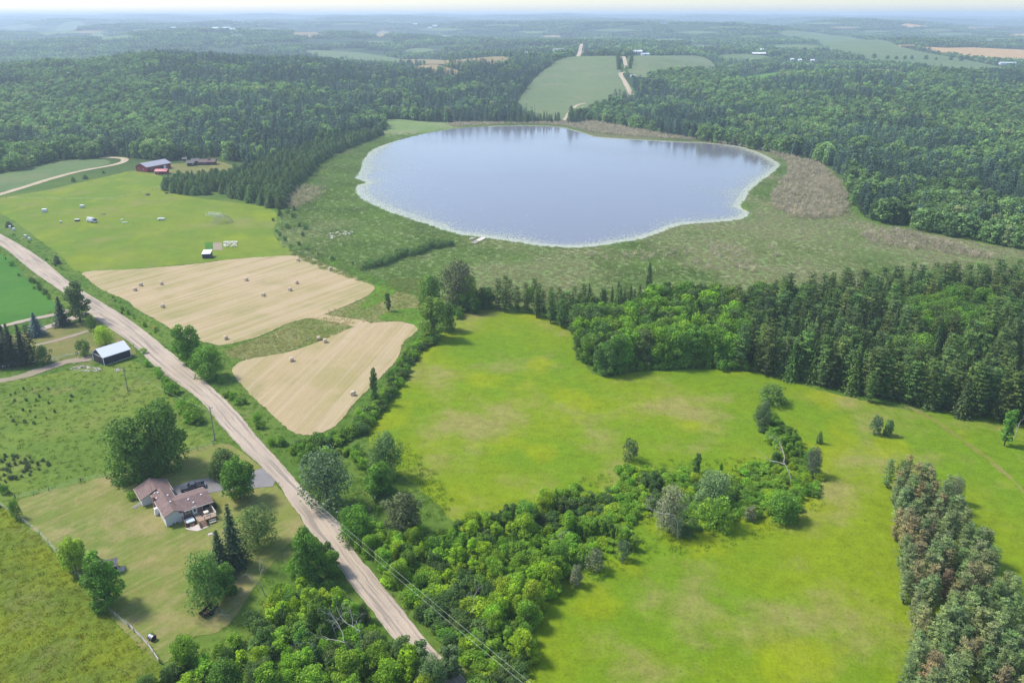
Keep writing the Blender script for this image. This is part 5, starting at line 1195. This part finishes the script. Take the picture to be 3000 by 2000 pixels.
m = MB().box((-1.9, 0, .62), (1.95, 1.9, .12)); m.box((-1.9, .93, .85), (1.95, .09, .58)); m.box((-1.9, -.93, .85), (1.95, .09, .58)); m.box((-.96, 0, .85), (.08, 1.9, .58)); m.box((-2.83, 0, .85), (.08, 1.9, .56)); bed = m.build('bed', M['carpaint'], truck)
MB().box((-1.9, 0, .72), (1.75, 1.7, .03)).build('bed_liner', M['black'], bed); MB().box((-1.5, 0, 1.0), (1.1, 1.74, .05)).build('tonneau', M['black'], bed)
MB().box((2.9, 0, .55), (.14, 1.8, .24)).build('bumper', M['chrome'], truck); MB().box((-2.93, 0, .55), (.14, 1.7, .2)).build('bumper', M['chrome'], truck); MB().box((2.86, 0, .80), (.05, .9, .26)).build('grille', M['chrome'], truck)
for x in (1.85, -1.85):
    for s in (-1, 1):
        w_ = MB(); w_.tube([(x, s * .78, .4), (x, s * 1.0, .4)], .40, 16); t_ = w_.build('wheel', M['black'], truck); MB().tube([(x, s * .99, .4), (x, s * 1.02, .4)], .24, 12).build('rim', M['chrome'], t_)

# ------------------------------------------------------------------ barns, sheds and cabins
def gabled(name, loc, L, Wd, ze, zr, rz, wall, roof, label, cat, over=.3, door=None, win=(), found=None, th=.12, doorm='darkwood'):
    """local x along the ridge"""
    e = tag(empty(name, loc, rz), label, cat)
    gable_prism(MB(), -L / 2, L / 2, -Wd / 2, Wd / 2, ze, zr, 'x').build('wall', M[wall], e); roof_pair(MB(), -L / 2 - over, L / 2 + over, -Wd / 2 - over, Wd / 2 + over, ze - over * (zr - ze) / (Wd / 2) + .03, zr + .03, 'x', th).build('roof', M[roof], e)
    if door: q = MB().box(door[0], door[1]).build('door', M[doorm], e)
    for c_, s_ in win:
        q = MB().box(c_, s_).build('window', M['white'], e); MB().box((c_[0] * 1.005, c_[1] * 1.01, c_[2]), (max(s_[0] - .15, .02), max(s_[1] - .15, .02), s_[2] - .2)).build('pane', M['glass'], q)
    return e
bc = (W(240 + 790 / 12.06, 960 + 1345 / 12.06) + W(240 + 1750 / 12.06, 960 + 1030 / 12.06)) / 2
brz = math.radians(52.5); nv_ = np.array([-math.sin(brz), math.cos(brz), 0])
barn = gabled('dark_barn', tuple(bc + nv_ * 3.6), 9.4, 7.2, 3.0, 5.2, brz, 'navy', 'metalroof', 'dark blue barn with white metal roof beside the gravel road', 'barn', .25)
m = MB()
for x, y in ((-4.72, -3.62), (4.72, -3.62), (-4.72, 3.62), (4.72, 3.62)): m.box((x, y, 1.5), (.14, .14, 3.0))
m.box((-4.74, 0, 2.95), (.06, 7.3, .12)); m.build('corner_trim', M['white'], barn)
MB().box((0, -3.62, .12), (9.5, .16, .28)).build('foundation', M['concrete'], barn)
MB().box((-4.74, .8, 1.25), (.08, 2.6, 2.5)).build('door', M['darkwood'], barn)
# shed behind the yard tree
o = gabled('garden_shed', tuple(W(322, 1672)), 3.2, 2.6, 2.0, 2.9, .4, 'darkwood', 'roof_grey', 'small grey roofed shed half hidden by the lawn tree', 'shed', .3, ((1.62, 0, .9), (.06, .9, 1.8)), (), None, .1, 'white')
MB().box((2.3, -.4, .12), (1.2, 1.6, .1)).build('porch', M['concrete'], o)
rbc = (W(390, 504) + W(437, 504)) / 2
RBZ = math.radians(62)
o = gabled('red_barn', tuple(rbc + np.array([5.6, 10.0, 0])), 22, 12.5, 4.0, 6.4, RBZ, 'red', 'greymetal', 'large red barn with grey metal roof above the upper field', 'barn', .5, ((2.0, -6.28, 1.6), (2.6, .08, 3.0)), [((-6, -6.28, 2.3), (1.4, .08, 1.0)), ((7.5, -6.28, 2.3), (1.4, .08, 1.0)), ((-11.04, -2.0, 2.2), (.08, 1.4, 1.0)), ((-11.04, 2.4, 2.2), (.08, 1.4, 1.0))], None, .2, 'darkwood')
MB().box((5.2, -6.33, 1.7), (1.9, .06, 2.6)).build('door', M['white'], o)
sc_ = (W(452, 512) + W(489, 511)) / 2
o = gabled('pink_roofed_shed', tuple(sc_ + np.array([0, 3.2, 0])), 8.2, 6.0, 2.4, 3.5, .08, 'red', 'pinkroof', 'red shed with faded pink roof in front of the red barn', 'shed', .5, ((1.0, -3.02, 1.0), (1.4, .06, 2.0)), [((-2.4, -3.02, 1.3), (1.2, .06, .9))])
MB().box((3.2, -.3, 3.4), (1.8, 3.0, .5), 0, .7).build('roof_hatch', M['pinkroof'], o)
for nm, u, v, L, Wd, ze, zr, rz, lb in [('log_cabin', 556, 487, 5.2, 4.2, 2.6, 4.0, .35, 'left dark log cabin with grey roof beyond the grove'), ('log_cabin', 571, 484, 5.4, 4.4, 3.4, 4.9, .35, 'taller dark log cabin right of the left one beyond the grove'), ('log_cabin', 495, 468, 5.0, 4.0, 2.6, 4.0, .3, 'dark cabin with grey roof under the forest edge'), ('tool_shed', 539, 473, 3.0, 2.4, 2.0, 2.8, .3, 'tiny shed against the round trees by the cabins')]:
    p_ = G(u, v); gabled(nm, tuple(p_ + np.array([0, 2, 0])), L, Wd, ze, zr, rz, 'log', 'roof_grey', lb, 'cabin' if 'cabin' in nm else 'shed', .5, ((0, -Wd / 2 - .03, 1.0), (.9, .06, 2.0)), [((1.6, -Wd / 2 - .03, 1.5), (.8, .06, .8))])
p_ = G(606, 484); o = gabled('farm_cottage', tuple(p_ + np.array([0, 3, 0])), 12, 6, 2.6, 4.3, .12, 'log', 'roof', 'low brown roofed cottage with brick chimney right of the cabins', 'house', .6, ((2, -3.03, 1.0), (1.0, .06, 2.0)), [((-2, -3.03, 1.5), (1.4, .06, .9))]); MB().box((1.0, -.6, 4.6), (1.0, 1.0, 2.4)).build('chimney', M['brick'], o)
# black and white field shed
p_ = W(604, 757); o = tag(empty('field_shed', tuple(p_ + np.array([0, 2.0, 0])), .12), 'black box shed with white sloping roof in the upper field', 'shed')
MB().add([(-1.9, -2.2, 0), (1.9, -2.2, 0), (1.9, 2.4, 0), (-1.9, 2.4, 0), (-1.9, -2.2, 2.3), (1.9, -2.2, 2.3), (1.9, 2.4, 3.0), (-1.9, 2.4, 3.0)], [[3, 2, 1, 0], [4, 5, 6, 7], [0, 1, 5, 4], [1, 2, 6, 5], [2, 3, 7, 6], [3, 0, 4, 7]]).build('wall', M['navy'], o)
MB().add([(-2.1, -2.5, 2.3), (2.1, -2.5, 2.3), (2.1, 2.7, 3.08), (-2.1, 2.7, 3.08), (-2.1, -2.5, 2.42), (2.1, -2.5, 2.42), (2.1, 2.7, 3.2), (-2.1, 2.7, 3.2)], [[3, 2, 1, 0], [4, 5, 6, 7], [0, 1, 5, 4], [1, 2, 6, 5], [2, 3, 7, 6], [3, 0, 4, 7]]).build('roof', M['metalroof'], o)
MB().box((2.6, -1.6, .35), (.8, .8, .7)).build('door_step', M['darkwood'], o)
# far farms
for k, (u, v, L, Wd, ze, zr, rz, wl, rf_, lb) in enumerate([(1555,165,26,12,7,9,.1,'white','metalroof','white barn among trees left of the hillside field'),(1637,158,30,16,7,12,.2,'siding','greymetal','large grey house at the top left of the hillside field'),(1660,158,14,9,4,7,.0,'white','greymetal','white outbuilding right of the large grey house'),(1862,158,30,12,5,8,.05,'trim','metalroof','long pale barn at the top of the east field'),(1890,163,18,9,3,5,.0,'white','bluewhite','low shed right of the long pale barn'),(1853,226,7,2.6,2.6,3.0,.1,'white','white','white trailer on the lane below the east field'),(2222,163,36,14,4.5,7.5,.05,'darkwood','metalroof','long white roofed barn beyond the right hand forest'),(2230,152,12,9,5,8,.0,'white','metalroof','white house behind the long white roofed barn'),(2320,178,8,5,3,5,.0,'white','metalroof','small white shed among trees, left of two'),(2343,180,8,5,3,5,.0,'white','metalroof','small white shed among trees, middle one'),(2380,181,9,5,3,5,.0,'white','metalroof','small white shed among trees, rightmost'),(2950,190,38,12,4,6,.0,'white','bluewhite','long pale barn at the right end of the grain field'),(2972,126,40,16,7,11,.1,'white','metalroof','far white house on the right skyline'),(2655,140,40,16,5,8,.0,'grain','tan','tan barn at the left end of the grain field')]):
    p_ = G(u, v); s_ = 1.0
    e = gabled('farm_building', (p_[0], p_[1], p_[2]), L * s_, Wd * s_, ze, zr, rz, wl, rf_, lb, 'building', .4, ((0, -Wd / 2 - .05, 1.6), (3, .1, 3.2)), [((L * .25, -Wd / 2 - .05, ze * .55), (2, .1, 1.4))], None, .3)
for k, (u, v, L, lb) in enumerate([(510,90,26,'single white roof on the far left wooded ridge'),(632,93,22,'left white roof of the far village'),(655,91,30,'largest white roof of the far village'),(664,89,38,'upper white roof of the far village'),(682,96,20,'right white roof of the far village'),(1217,78,26,'white roof on the far ridge above the valley, left'),(1260,89,22,'white roof on the far ridge, middle'),(1274,83,28,'white roof on the far ridge, right')]):
    p_ = G(u, v); gabled('distant_house', (p_[0], p_[1], p_[2] + 9), L, L * .45, 5, 8, .05, 'white', 'metalroof', lb, 'house', .5)

# ------------------------------------------------------------------ hay bales
def bale_mesh():
    n = 22; prof = [(-.72, .0), (-.72, .55), (-.70, .78), (-.62, .86), (-.2, .885), (.2, .885), (.62, .86), (.70, .78), (.72, .55), (.72, .0)]; vs = []; f = []
    for x, r_ in prof:
        for j in range(n):
            a = 2 * math.pi * j / n; k = r_ * (1 + .012 * math.sin(j * 5.1 + x * 9)); z_ = k * math.sin(a); vs.append((x, k * math.cos(a), .84 + max(z_, -.84)))
    for i in range(len(prof) - 1): f += [[i * n + j, i * n + (j + 1) % n, (i + 1) * n + (j + 1) % n, (i + 1) * n + j] for j in range(n)]
    me = MB().add(vs, f).mesh('hay_bale', M['hay']); me.polygons.foreach_set("use_smooth", np.ones(len(me.polygons), bool)); return me
BM = bale_mesh()
for u, v, rz, lb in [(413,838,1.3,'middle hay bale of the three at the left end of the upper hay'),(396,852,1.2,'leftmost hay bale of the three at the left end of the upper hay'),(473,834,1.0,'rightmost hay bale of the three at the left end of the upper hay'),(477,901,1.1,'lone hay bale in the left middle of the upper hay'),(722,823,1.2,'hay bale in the middle of the upper hay, farther one'),(772,868,1.3,'hay bale in the middle of the upper hay, nearest one'),(850,852,1.2,'left bale of the close pair in the right of the upper hay'),(869,831,.8,'right bale of the close pair in the right of the upper hay'),(874,765,1.4,'hay bale at the far edge of the upper hay'),(967,791,.9,'hay bale at the right edge of the upper hay'),(662,994,.7,'hay bale at the lower tip of the upper hay'),(934,996,.2,'left bale of two against the tall grass strip'),(953,1003,.3,'right bale of two against the tall grass strip'),(855,1058,.4,'lone hay bale in the upper part of the lower hay'),(1035,1158,1.5,'lone hay bale at the right side of the lower hay')]:
    bo = obj('hay_bale', BM, None, W(u, v), rz); bo.scale = (.9, .9, .9); tag(bo, lb, 'hay bale', 'round hay bales on the mown fields')

# ------------------------------------------------------------------ poles, wires, fences, signs
def power_pole(p_, h, label, arm_rz):
    o = tag(empty('power_pole', tuple(p_), arm_rz), label, 'pole'); MB().tube([(0, 0, -.5), (0, 0, h)], .17, 8, .11).build('shaft', M['pole'], o); MB().box((0, 0, h - .5), (1.5, .12, .12)).build('crossarm', M['pole'], o)
    for x in (-.6, 0, .6): MB().tube([(x, 0, h - .44), (x, 0, h - .2)], .06, 6).build('insulator', M['silver'], o)
    return o
P1 = W(630, 1290); P0 = W(375, 1145); P2 = np.array([12.5, 88., 0])
power_pole(P1, 10.6, 'grey wooden power pole beside the road above the bungalow', .45); power_pole(P0, 8.4, 'thin wooden pole in the weedy pasture below the dark barn', .5)
power_pole(P2, 10.6, 'wooden power pole right of the road below the picture', .7)
def wires(a, b, za, zb, sag, label, r_=.016):
    pts = [(a[0] + (b[0] - a[0]) * t, a[1] + (b[1] - a[1]) * t, za + (zb - za) * t - sag * 4 * t * (1 - t)) for t in np.linspace(0, 1, 15)]
    tag(MB().tube(pts, r_, 4).build('power_line', M['wire']), label, 'wire')
wires(P1, P2, 10.3, 10.3, 1.3, 'upper power line running down along the road from the pole'); wires(P1, P2, 8.9, 8.9, 1.4, 'lower power line running down along the road from the pole'); wires(P0, P1, 8.1, 9.4, .9, 'wire between pasture pole and roadside pole')
tag(MB().tube([(P1[0] + .4, P1[1] - .3, 0), (P1[0] + .2, P1[1] - .1, 1.2), (P1[0] - .3, P1[1], .4), (P1[0] - 1.0, P1[1] - .4, .1)], .12, 5).build('brush_pile', M['greywood']), 'grey broken branches piled at the foot of the roadside pole', 'branches')
def fence(name, px_, step, ph, label, mat, rails=(), rr=.04, pr=.07, wire=True):
    c_ = smooth_poly([G(*q)[:2] for q in px_], False, 12); seg = np.linalg.norm(np.diff(c_, axis=0), axis=1); cum = np.concatenate([[0], np.cumsum(seg)]); n = max(2, int(cum[-1] / step) + 1)
    pts = [np.array([np.interp(s, cum, c_[:, 0]), np.interp(s, cum, c_[:, 1])]) for s in np.linspace(0, cum[-1], n)]
    o = tag(empty(name, (*pts[0], 0)), label, 'fence'); pm = MB().box((0, 0, ph / 2), (pr * 2, pr * 2, ph)).mesh('post', M[mat])
    for q in pts: e = obj('post', pm, o, (q[0] - pts[0][0], q[1] - pts[0][1], 0), random.uniform(0, .5)); e.rotation_euler = (random.uniform(-.06, .06), random.uniform(-.06, .06), random.uniform(0, 1)); e.scale = (1, 1, random.uniform(.88, 1.1))
    for z_ in rails:
        for a, b in zip(pts[:-1], pts[1:]): MB().tube([(a[0] - pts[0][0], a[1] - pts[0][1], z_), (b[0] - pts[0][0], b[1] - pts[0][1], z_ + random.uniform(-.06, .06))], rr, 4).build('rail', M[mat], o)
    if wire:
        m = MB()
        for z_ in (.35, .7, 1.05): m.tube([(q[0] - pts[0][0], q[1] - pts[0][1], z_ * ph / 1.2) for q in pts], .012, 3)
        m.build('wire', M['wire'], o)
    return o
fence('wire_fence', [(0,1480),(55,1520),(110,1560),(170,1622),(235,1692),(300,1768),(345,1812),(378,1838)], 5.0, 1.3, 'wire fence with pale posts along the left edge of the lawn', 'greywood')
fence('rail_fence', [(374,1832),(405,1862),(432,1890),(452,1918),(468,1942)], 2.6, 1.2, 'weathered rail fence piece at the lower end of the lawn', 'greywood', (.55, 1.0), .07)
fence('white_fence', [(-30,1085),(6,1080),(36,1075),(65,1070),(94,1067),(129,1062),(160,1056),(190,1047),(218,1043),(245,1038),(268,1035)], 3.6, 1.3, 'white post and rail fence in front of the pine clump', 'white', (.9,), .06, .09, False)
fence('pasture_fence', [(45,1460),(120,1445),(200,1422),(270,1402),(330,1390)], 5.5, 1.2, 'dark old wire fence between pasture and lawn', 'darkwood')
fence('driveway_fence', [(530,1330),(560,1324),(600,1312),(625,1305)], 4.0, 1.2, 'short wire fence from the large trees to the pole', 'greywood', (1.0,))
fence('electric_fence', [(20,582),(120,583),(230,584),(330,582),(400,570),(480,545)], 12.0, 1.2, 'thin wire fence crossing the upper field', 'darkwood', (), .04, .06)
def stake_sign(p_, mat, w_, h_, zc, label, cat, rz=0., diamond=False):
    o = tag(empty('road_sign', tuple(p_), rz), label, cat); MB().box((0, .04, zc / 2), (.08, .06, zc)).build('post', M['greywood'], o); q = MB().box((0, 0, 0), (w_, .03, h_)).build('panel', M[mat], o); q.location = (0, 0, zc)
    if diamond: q.rotation_euler = (0, math.pi / 4, 0)
    return o
stake_sign(W(451, 972), 'yellow', 1.0, 1.0, 1.9, 'yellow diamond road sign on the verge by the upper hay', 'sign', -.3, True)
stake_sign(W(989, 1522), 'white', .55, .4, 2.2, 'small white sign on a post at the road bend', 'sign', .2)
o = tag(empty('marker_post', tuple(W(1098, 1460))), 'small white marker standing in the weeds right of the road', 'marker'); MB().box((0, 0, .5), (.35, .3, 1.0), 0, .8).build('body', M['white'], o); MB().box((0, 0, 1.05), (.45, .4, .12)).build('cap', M['silver'], o)
# hive boxes
for k, (u, v, lb) in enumerate([(30,669,'leftmost white hive box on the verge'),(41,676,'second white hive box from the left on the verge'),(75,696,'third white hive box from the left on the verge'),(87,704,'rightmost white hive box on the verge')]):
    o = tag(empty('hive_box', tuple(W(u, v)), .3), lb, 'hive', 'white hive boxes'); MB().box((0, 0, .75), (1.0, .9, 1.3)).build('body', M['siding'], o); MB().box((0, 0, 1.45), (1.15, 1.05, .12)).build('lid', M['white'], o); MB().box((0, 0, .06), (.9, .8, .12)).build('stand', M['greywood'], o)
# things lying about in the upper field
def crate(u, v, L, Wd, h, rz, label, mat='white', lid='white', nm='storage_box', cat='box'):
    o = tag(empty(nm, tuple(W(u, v)), rz), label, cat); MB().box((0, 0, h / 2 + .15), (L, Wd, h), 0, .96).build('body', M[mat], o); MB().box((0, 0, h + .2), (L * 1.06, Wd * 1.06, .12)).build('lid', M[lid], o)
    for s in (-1, 1): MB().box((0, s * Wd * .3, .08), (L * .95, .12, .16)).build('skid', M['darkwood'], o)
crate(131, 621, 2.4, 2.0, 1.6, .2, 'grey white box at the left of the upper field', 'siding'); crate(241, 608, 2.2, 1.6, 1.3, .1, 'white box in the back of the upper field', 'siding')
crate(227, 648, 2.4, 1.4, .9, .1, 'black box with white top left of the covered wagon', 'black'); crate(357, 645, 1.2, .8, .3, .1, 'small white board right of the covered wagon', 'white'); crate(366, 653, 3.0, .5, .25, .05, 'long white board right of the covered wagon', 'white')
crate(178, 653, 1.0, .8, .9, .3, 'small blue grey box on the field left of the wagon', 'bluewhite')
o = tag(empty('white_boat', tuple(W(473, 645)), .1), 'white boat shaped trailer in the upper field', 'boat'); loft(MB(), [sec(-2.0, .9, .4, 1.1, 1.05), sec(.6, .9, .4, 1.15, 1.05), sec(2.0, .25, .6, 1.25, 1.05)]).build('hull', M['white'], o); MB().box((-.4, 0, 1.3), (1.2, 1.2, .4), 0, .8).build('cabin', M['white'], o); MB().tube([(2.0, 0, .5), (3.2, 0, .4)], .06, 5).build('drawbar', M['silver'], o)
for s in (-1, 1): MB().tube([(-.6, s * .7, .35), (-.6, s * .95, .35)], .35, 10).build('wheel', M['black'], o)
o = tag(empty('covered_wagon', tuple(W(270, 651)), -.45), 'old vehicle covered with grey tarpaulin and clutter in the upper field', 'wagon')
loft(MB(), [sec(-3.2, 1.0, .5, 2.0), sec(-2.4, 1.2, .5, 2.6, .8), sec(1.0, 1.2, .5, 2.6, .8), sec(2.2, 1.15, .5, 1.5, .9), sec(3.4, 1.0, .5, 1.3, .9)]).build('tarpaulin', M['siding'], o); MB().box((2.6, 0, 1.7), (1.4, 2.1, .8), 0, .8).build('cab', M['black'], o); MB().box((-3.6, .5, 1.4), (1.0, 1.0, 2.4), 0, .9).build('tank', M['trim'], o); MB().box((.4, -1.3, 1.2), (2.2, .3, 1.2)).build('panel', M['bluewhite'], o)
for x in (-2, 2.2):
    for s in (-1, 1): MB().tube([(x, s * 1.0, .45), (x, s * 1.25, .45)], .45, 10).build('wheel', M['black'], o)
o = tag(empty('log_pile', tuple(W(305, 628)), -.3), 'low pile of pale logs behind the covered wagon', 'logs')
for i in range(5): MB().tube([(-1.6 + .2 * i, .35 * i - .7, .2), (1.6 - .3 * i, .35 * i - .5, .22 + .05 * i)], .16, 6).build('log', M['greywood' if i % 2 else 'darkwood'], o)
for u, v, lb in ((432, 572, 'brown soil heap in the upper field, left one'), (488, 567, 'brown soil heap near the grove')):
    vs, f, tn, _ = broadleaf(int(u), 1.0, 1.9, 0, 6, 90, .7); o = tag(empty('soil_heap', tuple(W(u, v))), lb, 'heap'); obj('heap', mesh_np('heap', vs, f, M['track'], attr=tn), o); MB().tube([(2.2 * math.cos(a), 1.6 * math.sin(a), .02 + .8 * (i % 2) * 0) for i, a in enumerate(np.linspace(0, 5.6, 9))], .25, 5).build('rim', M['track'], o)
# wire dome and white frame
o = tag(empty('wire_dome', tuple(W(653, 652))), 'domed wire frame cage standing in the upper field', 'dome'); R_ = 5.6
for k in range(8):
    a = math.pi * k / 8; MB().tube([(R_ * math.cos(t) * math.cos(a), R_ * math.cos(t) * math.sin(a), .75 * R_ * math.sin(t)) for t in np.linspace(0, math.pi, 13)], .07, 4).build('hoop', M['greywood'], o)
for z_, q in ((.02, 1.0), (.38, .92), (.66, .72), (.86, .48)): MB().tube([(R_ * q * math.cos(t), R_ * q * math.sin(t), .75 * R_ * z_) for t in np.linspace(0, 6.283, 25)], .06, 4).build('ring', M['greywood'], o)
o = tag(empty('pen_frame', tuple(W(626, 634)), -.15), 'white tubular pen frame behind the wire dome', 'frame')
for y_ in (-1.4, 1.8):
    for z_ in (.4, 1.3, 2.0): MB().tube([(-4.2, y_, z_), (4.2, y_, z_)], .07, 4).build('rail', M['white'], o)
    for x in (-4.2, -1.4, 1.4, 4.2): MB().tube([(x, y_, 0), (x, y_, 2.1)], .07, 4).build('post', M['white'], o)
# garden plot
sheet('garden_greens', gpoly([(600,711),(624,710),(624,731),(602,732)], False), M['greenfield'], 5); sheet('garden_soil', gpoly([(624,711),(650,711),(652,733),(624,733)], False), M['track'], 5)
V = []; Fc = []; nv = 0; r = np.random.default_rng(44)
for k in range(260):
    q = W(655 + 40 * r.random(), 709 + 4 * r.random() + 14 * r.random() ** 2); s_ = r.uniform(.15, .4); V += [(q[0] + s_ * math.cos(a), q[1] + s_ * math.sin(a), .5 + r.uniform(0, .3)) for a in (0, 1.05, 2.09, 3.14, 4.19, 5.24)]; Fc.append(list(range(nv, nv + 6))); nv += 6
tag(obj('white_flowers', mesh_np('white_flowers', np.array(V), np.array(Fc), flat_mat('flower_white', (.6, .6, .5), .8, .2))), 'white flowers beside the garden plot in the upper field', 'flowers', kind='stuff')
# dock at the lake
o = tag(empty('boat_dock', tuple(W(1392, 712)), 1.15), 'small weathered boat dock in the reeds at the lake', 'dock')
for i in range(14): MB().box((i * .95 - 2, 0, .55), (.85, 3.0, .08)).build('plank', M['trim' if i > 5 else 'greywood'], o)
for x in (-1, 4, 9.5):
    for s in (-1, 1): MB().tube([(x, s * 1.35, -.3), (x, s * 1.35, 1.0)], .1, 6).build('post', M['greywood'], o)
o = tag(empty('rowing_boat', tuple(W(1384, 703)), .4), 'small upturned boat beside the dock', 'boat'); loft(MB(), [sec(-1.6, .5, .6, 1.0), sec(0, .75, .6, 1.15), sec(1.7, .2, .6, 1.0)]).build('hull', M['trim'], o); MB().box((0, 0, 1.16), (2.6, .08, .06)).build('keel', M['greywood'], o)
# trailer and drum on the lawn
o = tag(empty('utility_trailer', tuple(W(613, 1795)), math.radians(62)), 'rusty black utility trailer loaded with scrap at the lawn edge', 'trailer')
MB().box((0, 0, .55), (3.4, 1.6, .12)).build('bed', M['black'], o)
for s in (-1, 1): MB().box((0, s * .8, .85), (3.4, .06, .55)).build('side_panel', M['darkwood'], o); MB().tube([(-.2, s * .86, .38), (-.2, s * 1.08, .38)], .38, 12).build('wheel', M['black'], o)
MB().box((-1.7, 0, .8), (.06, 1.6, .45)).build('tailgate', M['darkwood'], o); MB().tube([(1.7, 0, .5), (2.9, 0, .45)], .07, 5).build('drawbar', M['black'], o)
ld = MB()
for i in range(16): ld.box((random.uniform(-1.4, 1.4), random.uniform(-.6, .6), random.uniform(.65, .85)), (random.uniform(.2, .6), random.uniform(.15, .4), random.uniform(.1, .3)), random.uniform(0, 3))
ld.build('load', M['rust'], o)
for k, (u, v) in enumerate([(613, 1759), (611, 1764)]): q = tag(empty('white_bucket', tuple(W(u, v))), 'white bucket behind the rusty trailer, ' + ('farther' if k == 0 else 'nearer') + ' one', 'bucket'); MB().tube([(0, 0, 0), (0, 0, .5)], .2, 10, .25).build('body', M['white'], q); MB().tube([(0, 0, .5), (0, 0, .53)], .27, 10).build('rim', M['greywood'], q)
o = tag(empty('metal_drum', tuple(W(446, 1873)), -.5), 'grey metal drum lying on the grass near the lower fence', 'drum'); MB().tube([(-.6, 0, .62), (.6, 0, .62)], .55, 16).build('barrel', M['silver'], o)
for x in (-.6, -.2, .2, .6): MB().tube([(x - .03, 0, .62), (x + .03, 0, .62)], .585, 16).build('hoop', M['darkwood'], o)
for s in (-1, 1): MB().box((s * .35, 0, .08), (.12, .9, .16)).build('cradle', M['darkwood'], o)
place_tree('shrub', 'h4', *W(446, 1862), .9, 1.2, (.12, .20, .02), 'small bright plant behind the metal drum', 'shrub')
# stones by the barn
SM = []
for k in range(3):
    bm = bmesh.new(); bmesh.ops.create_icosphere(bm, subdivisions=1, radius=.5); rr_ = random.Random(k)
    for v_ in bm.verts: v_.co *= rr_.uniform(.75, 1.2); v_.co.z *= .7
    me = bpy.data.meshes.new('stone'); bm.to_mesh(me); bm.free(); me.materials.append(M['stone']); SM.append(me)
for nm, px_, n_, lb in [('stone_pile', [(208,1078),(240,1072),(300,1080),(300,1088),(250,1088),(212,1084)], 90, 'long scatter of pale stones left of the dark barn'), ('rubble_heap', [(335,1080),(352,1078),(358,1086),(340,1090)], 22, 'small heap of pale stones below the dark barn')]:
    P_ = gpoly(px_); c_ = P_.mean(0); o = tag(empty(nm, (*c_, 0)), lb, 'stones'); k = 0; rr_ = np.random.default_rng(n_)
    while k < n_:
        q = P_.min(0) + rr_.random(2) * (P_.max(0) - P_.min(0))
        if inside(P_, q)[0]: e = obj('stone', SM[k % 3], o, (q[0] - c_[0], q[1] - c_[1], .1), rr_.uniform(0, 6)); s_ = rr_.uniform(.35, 1.0); e.scale = (s_, s_ * .8, s_ * .7); k += 1
print('objects', len(bpy.data.objects))
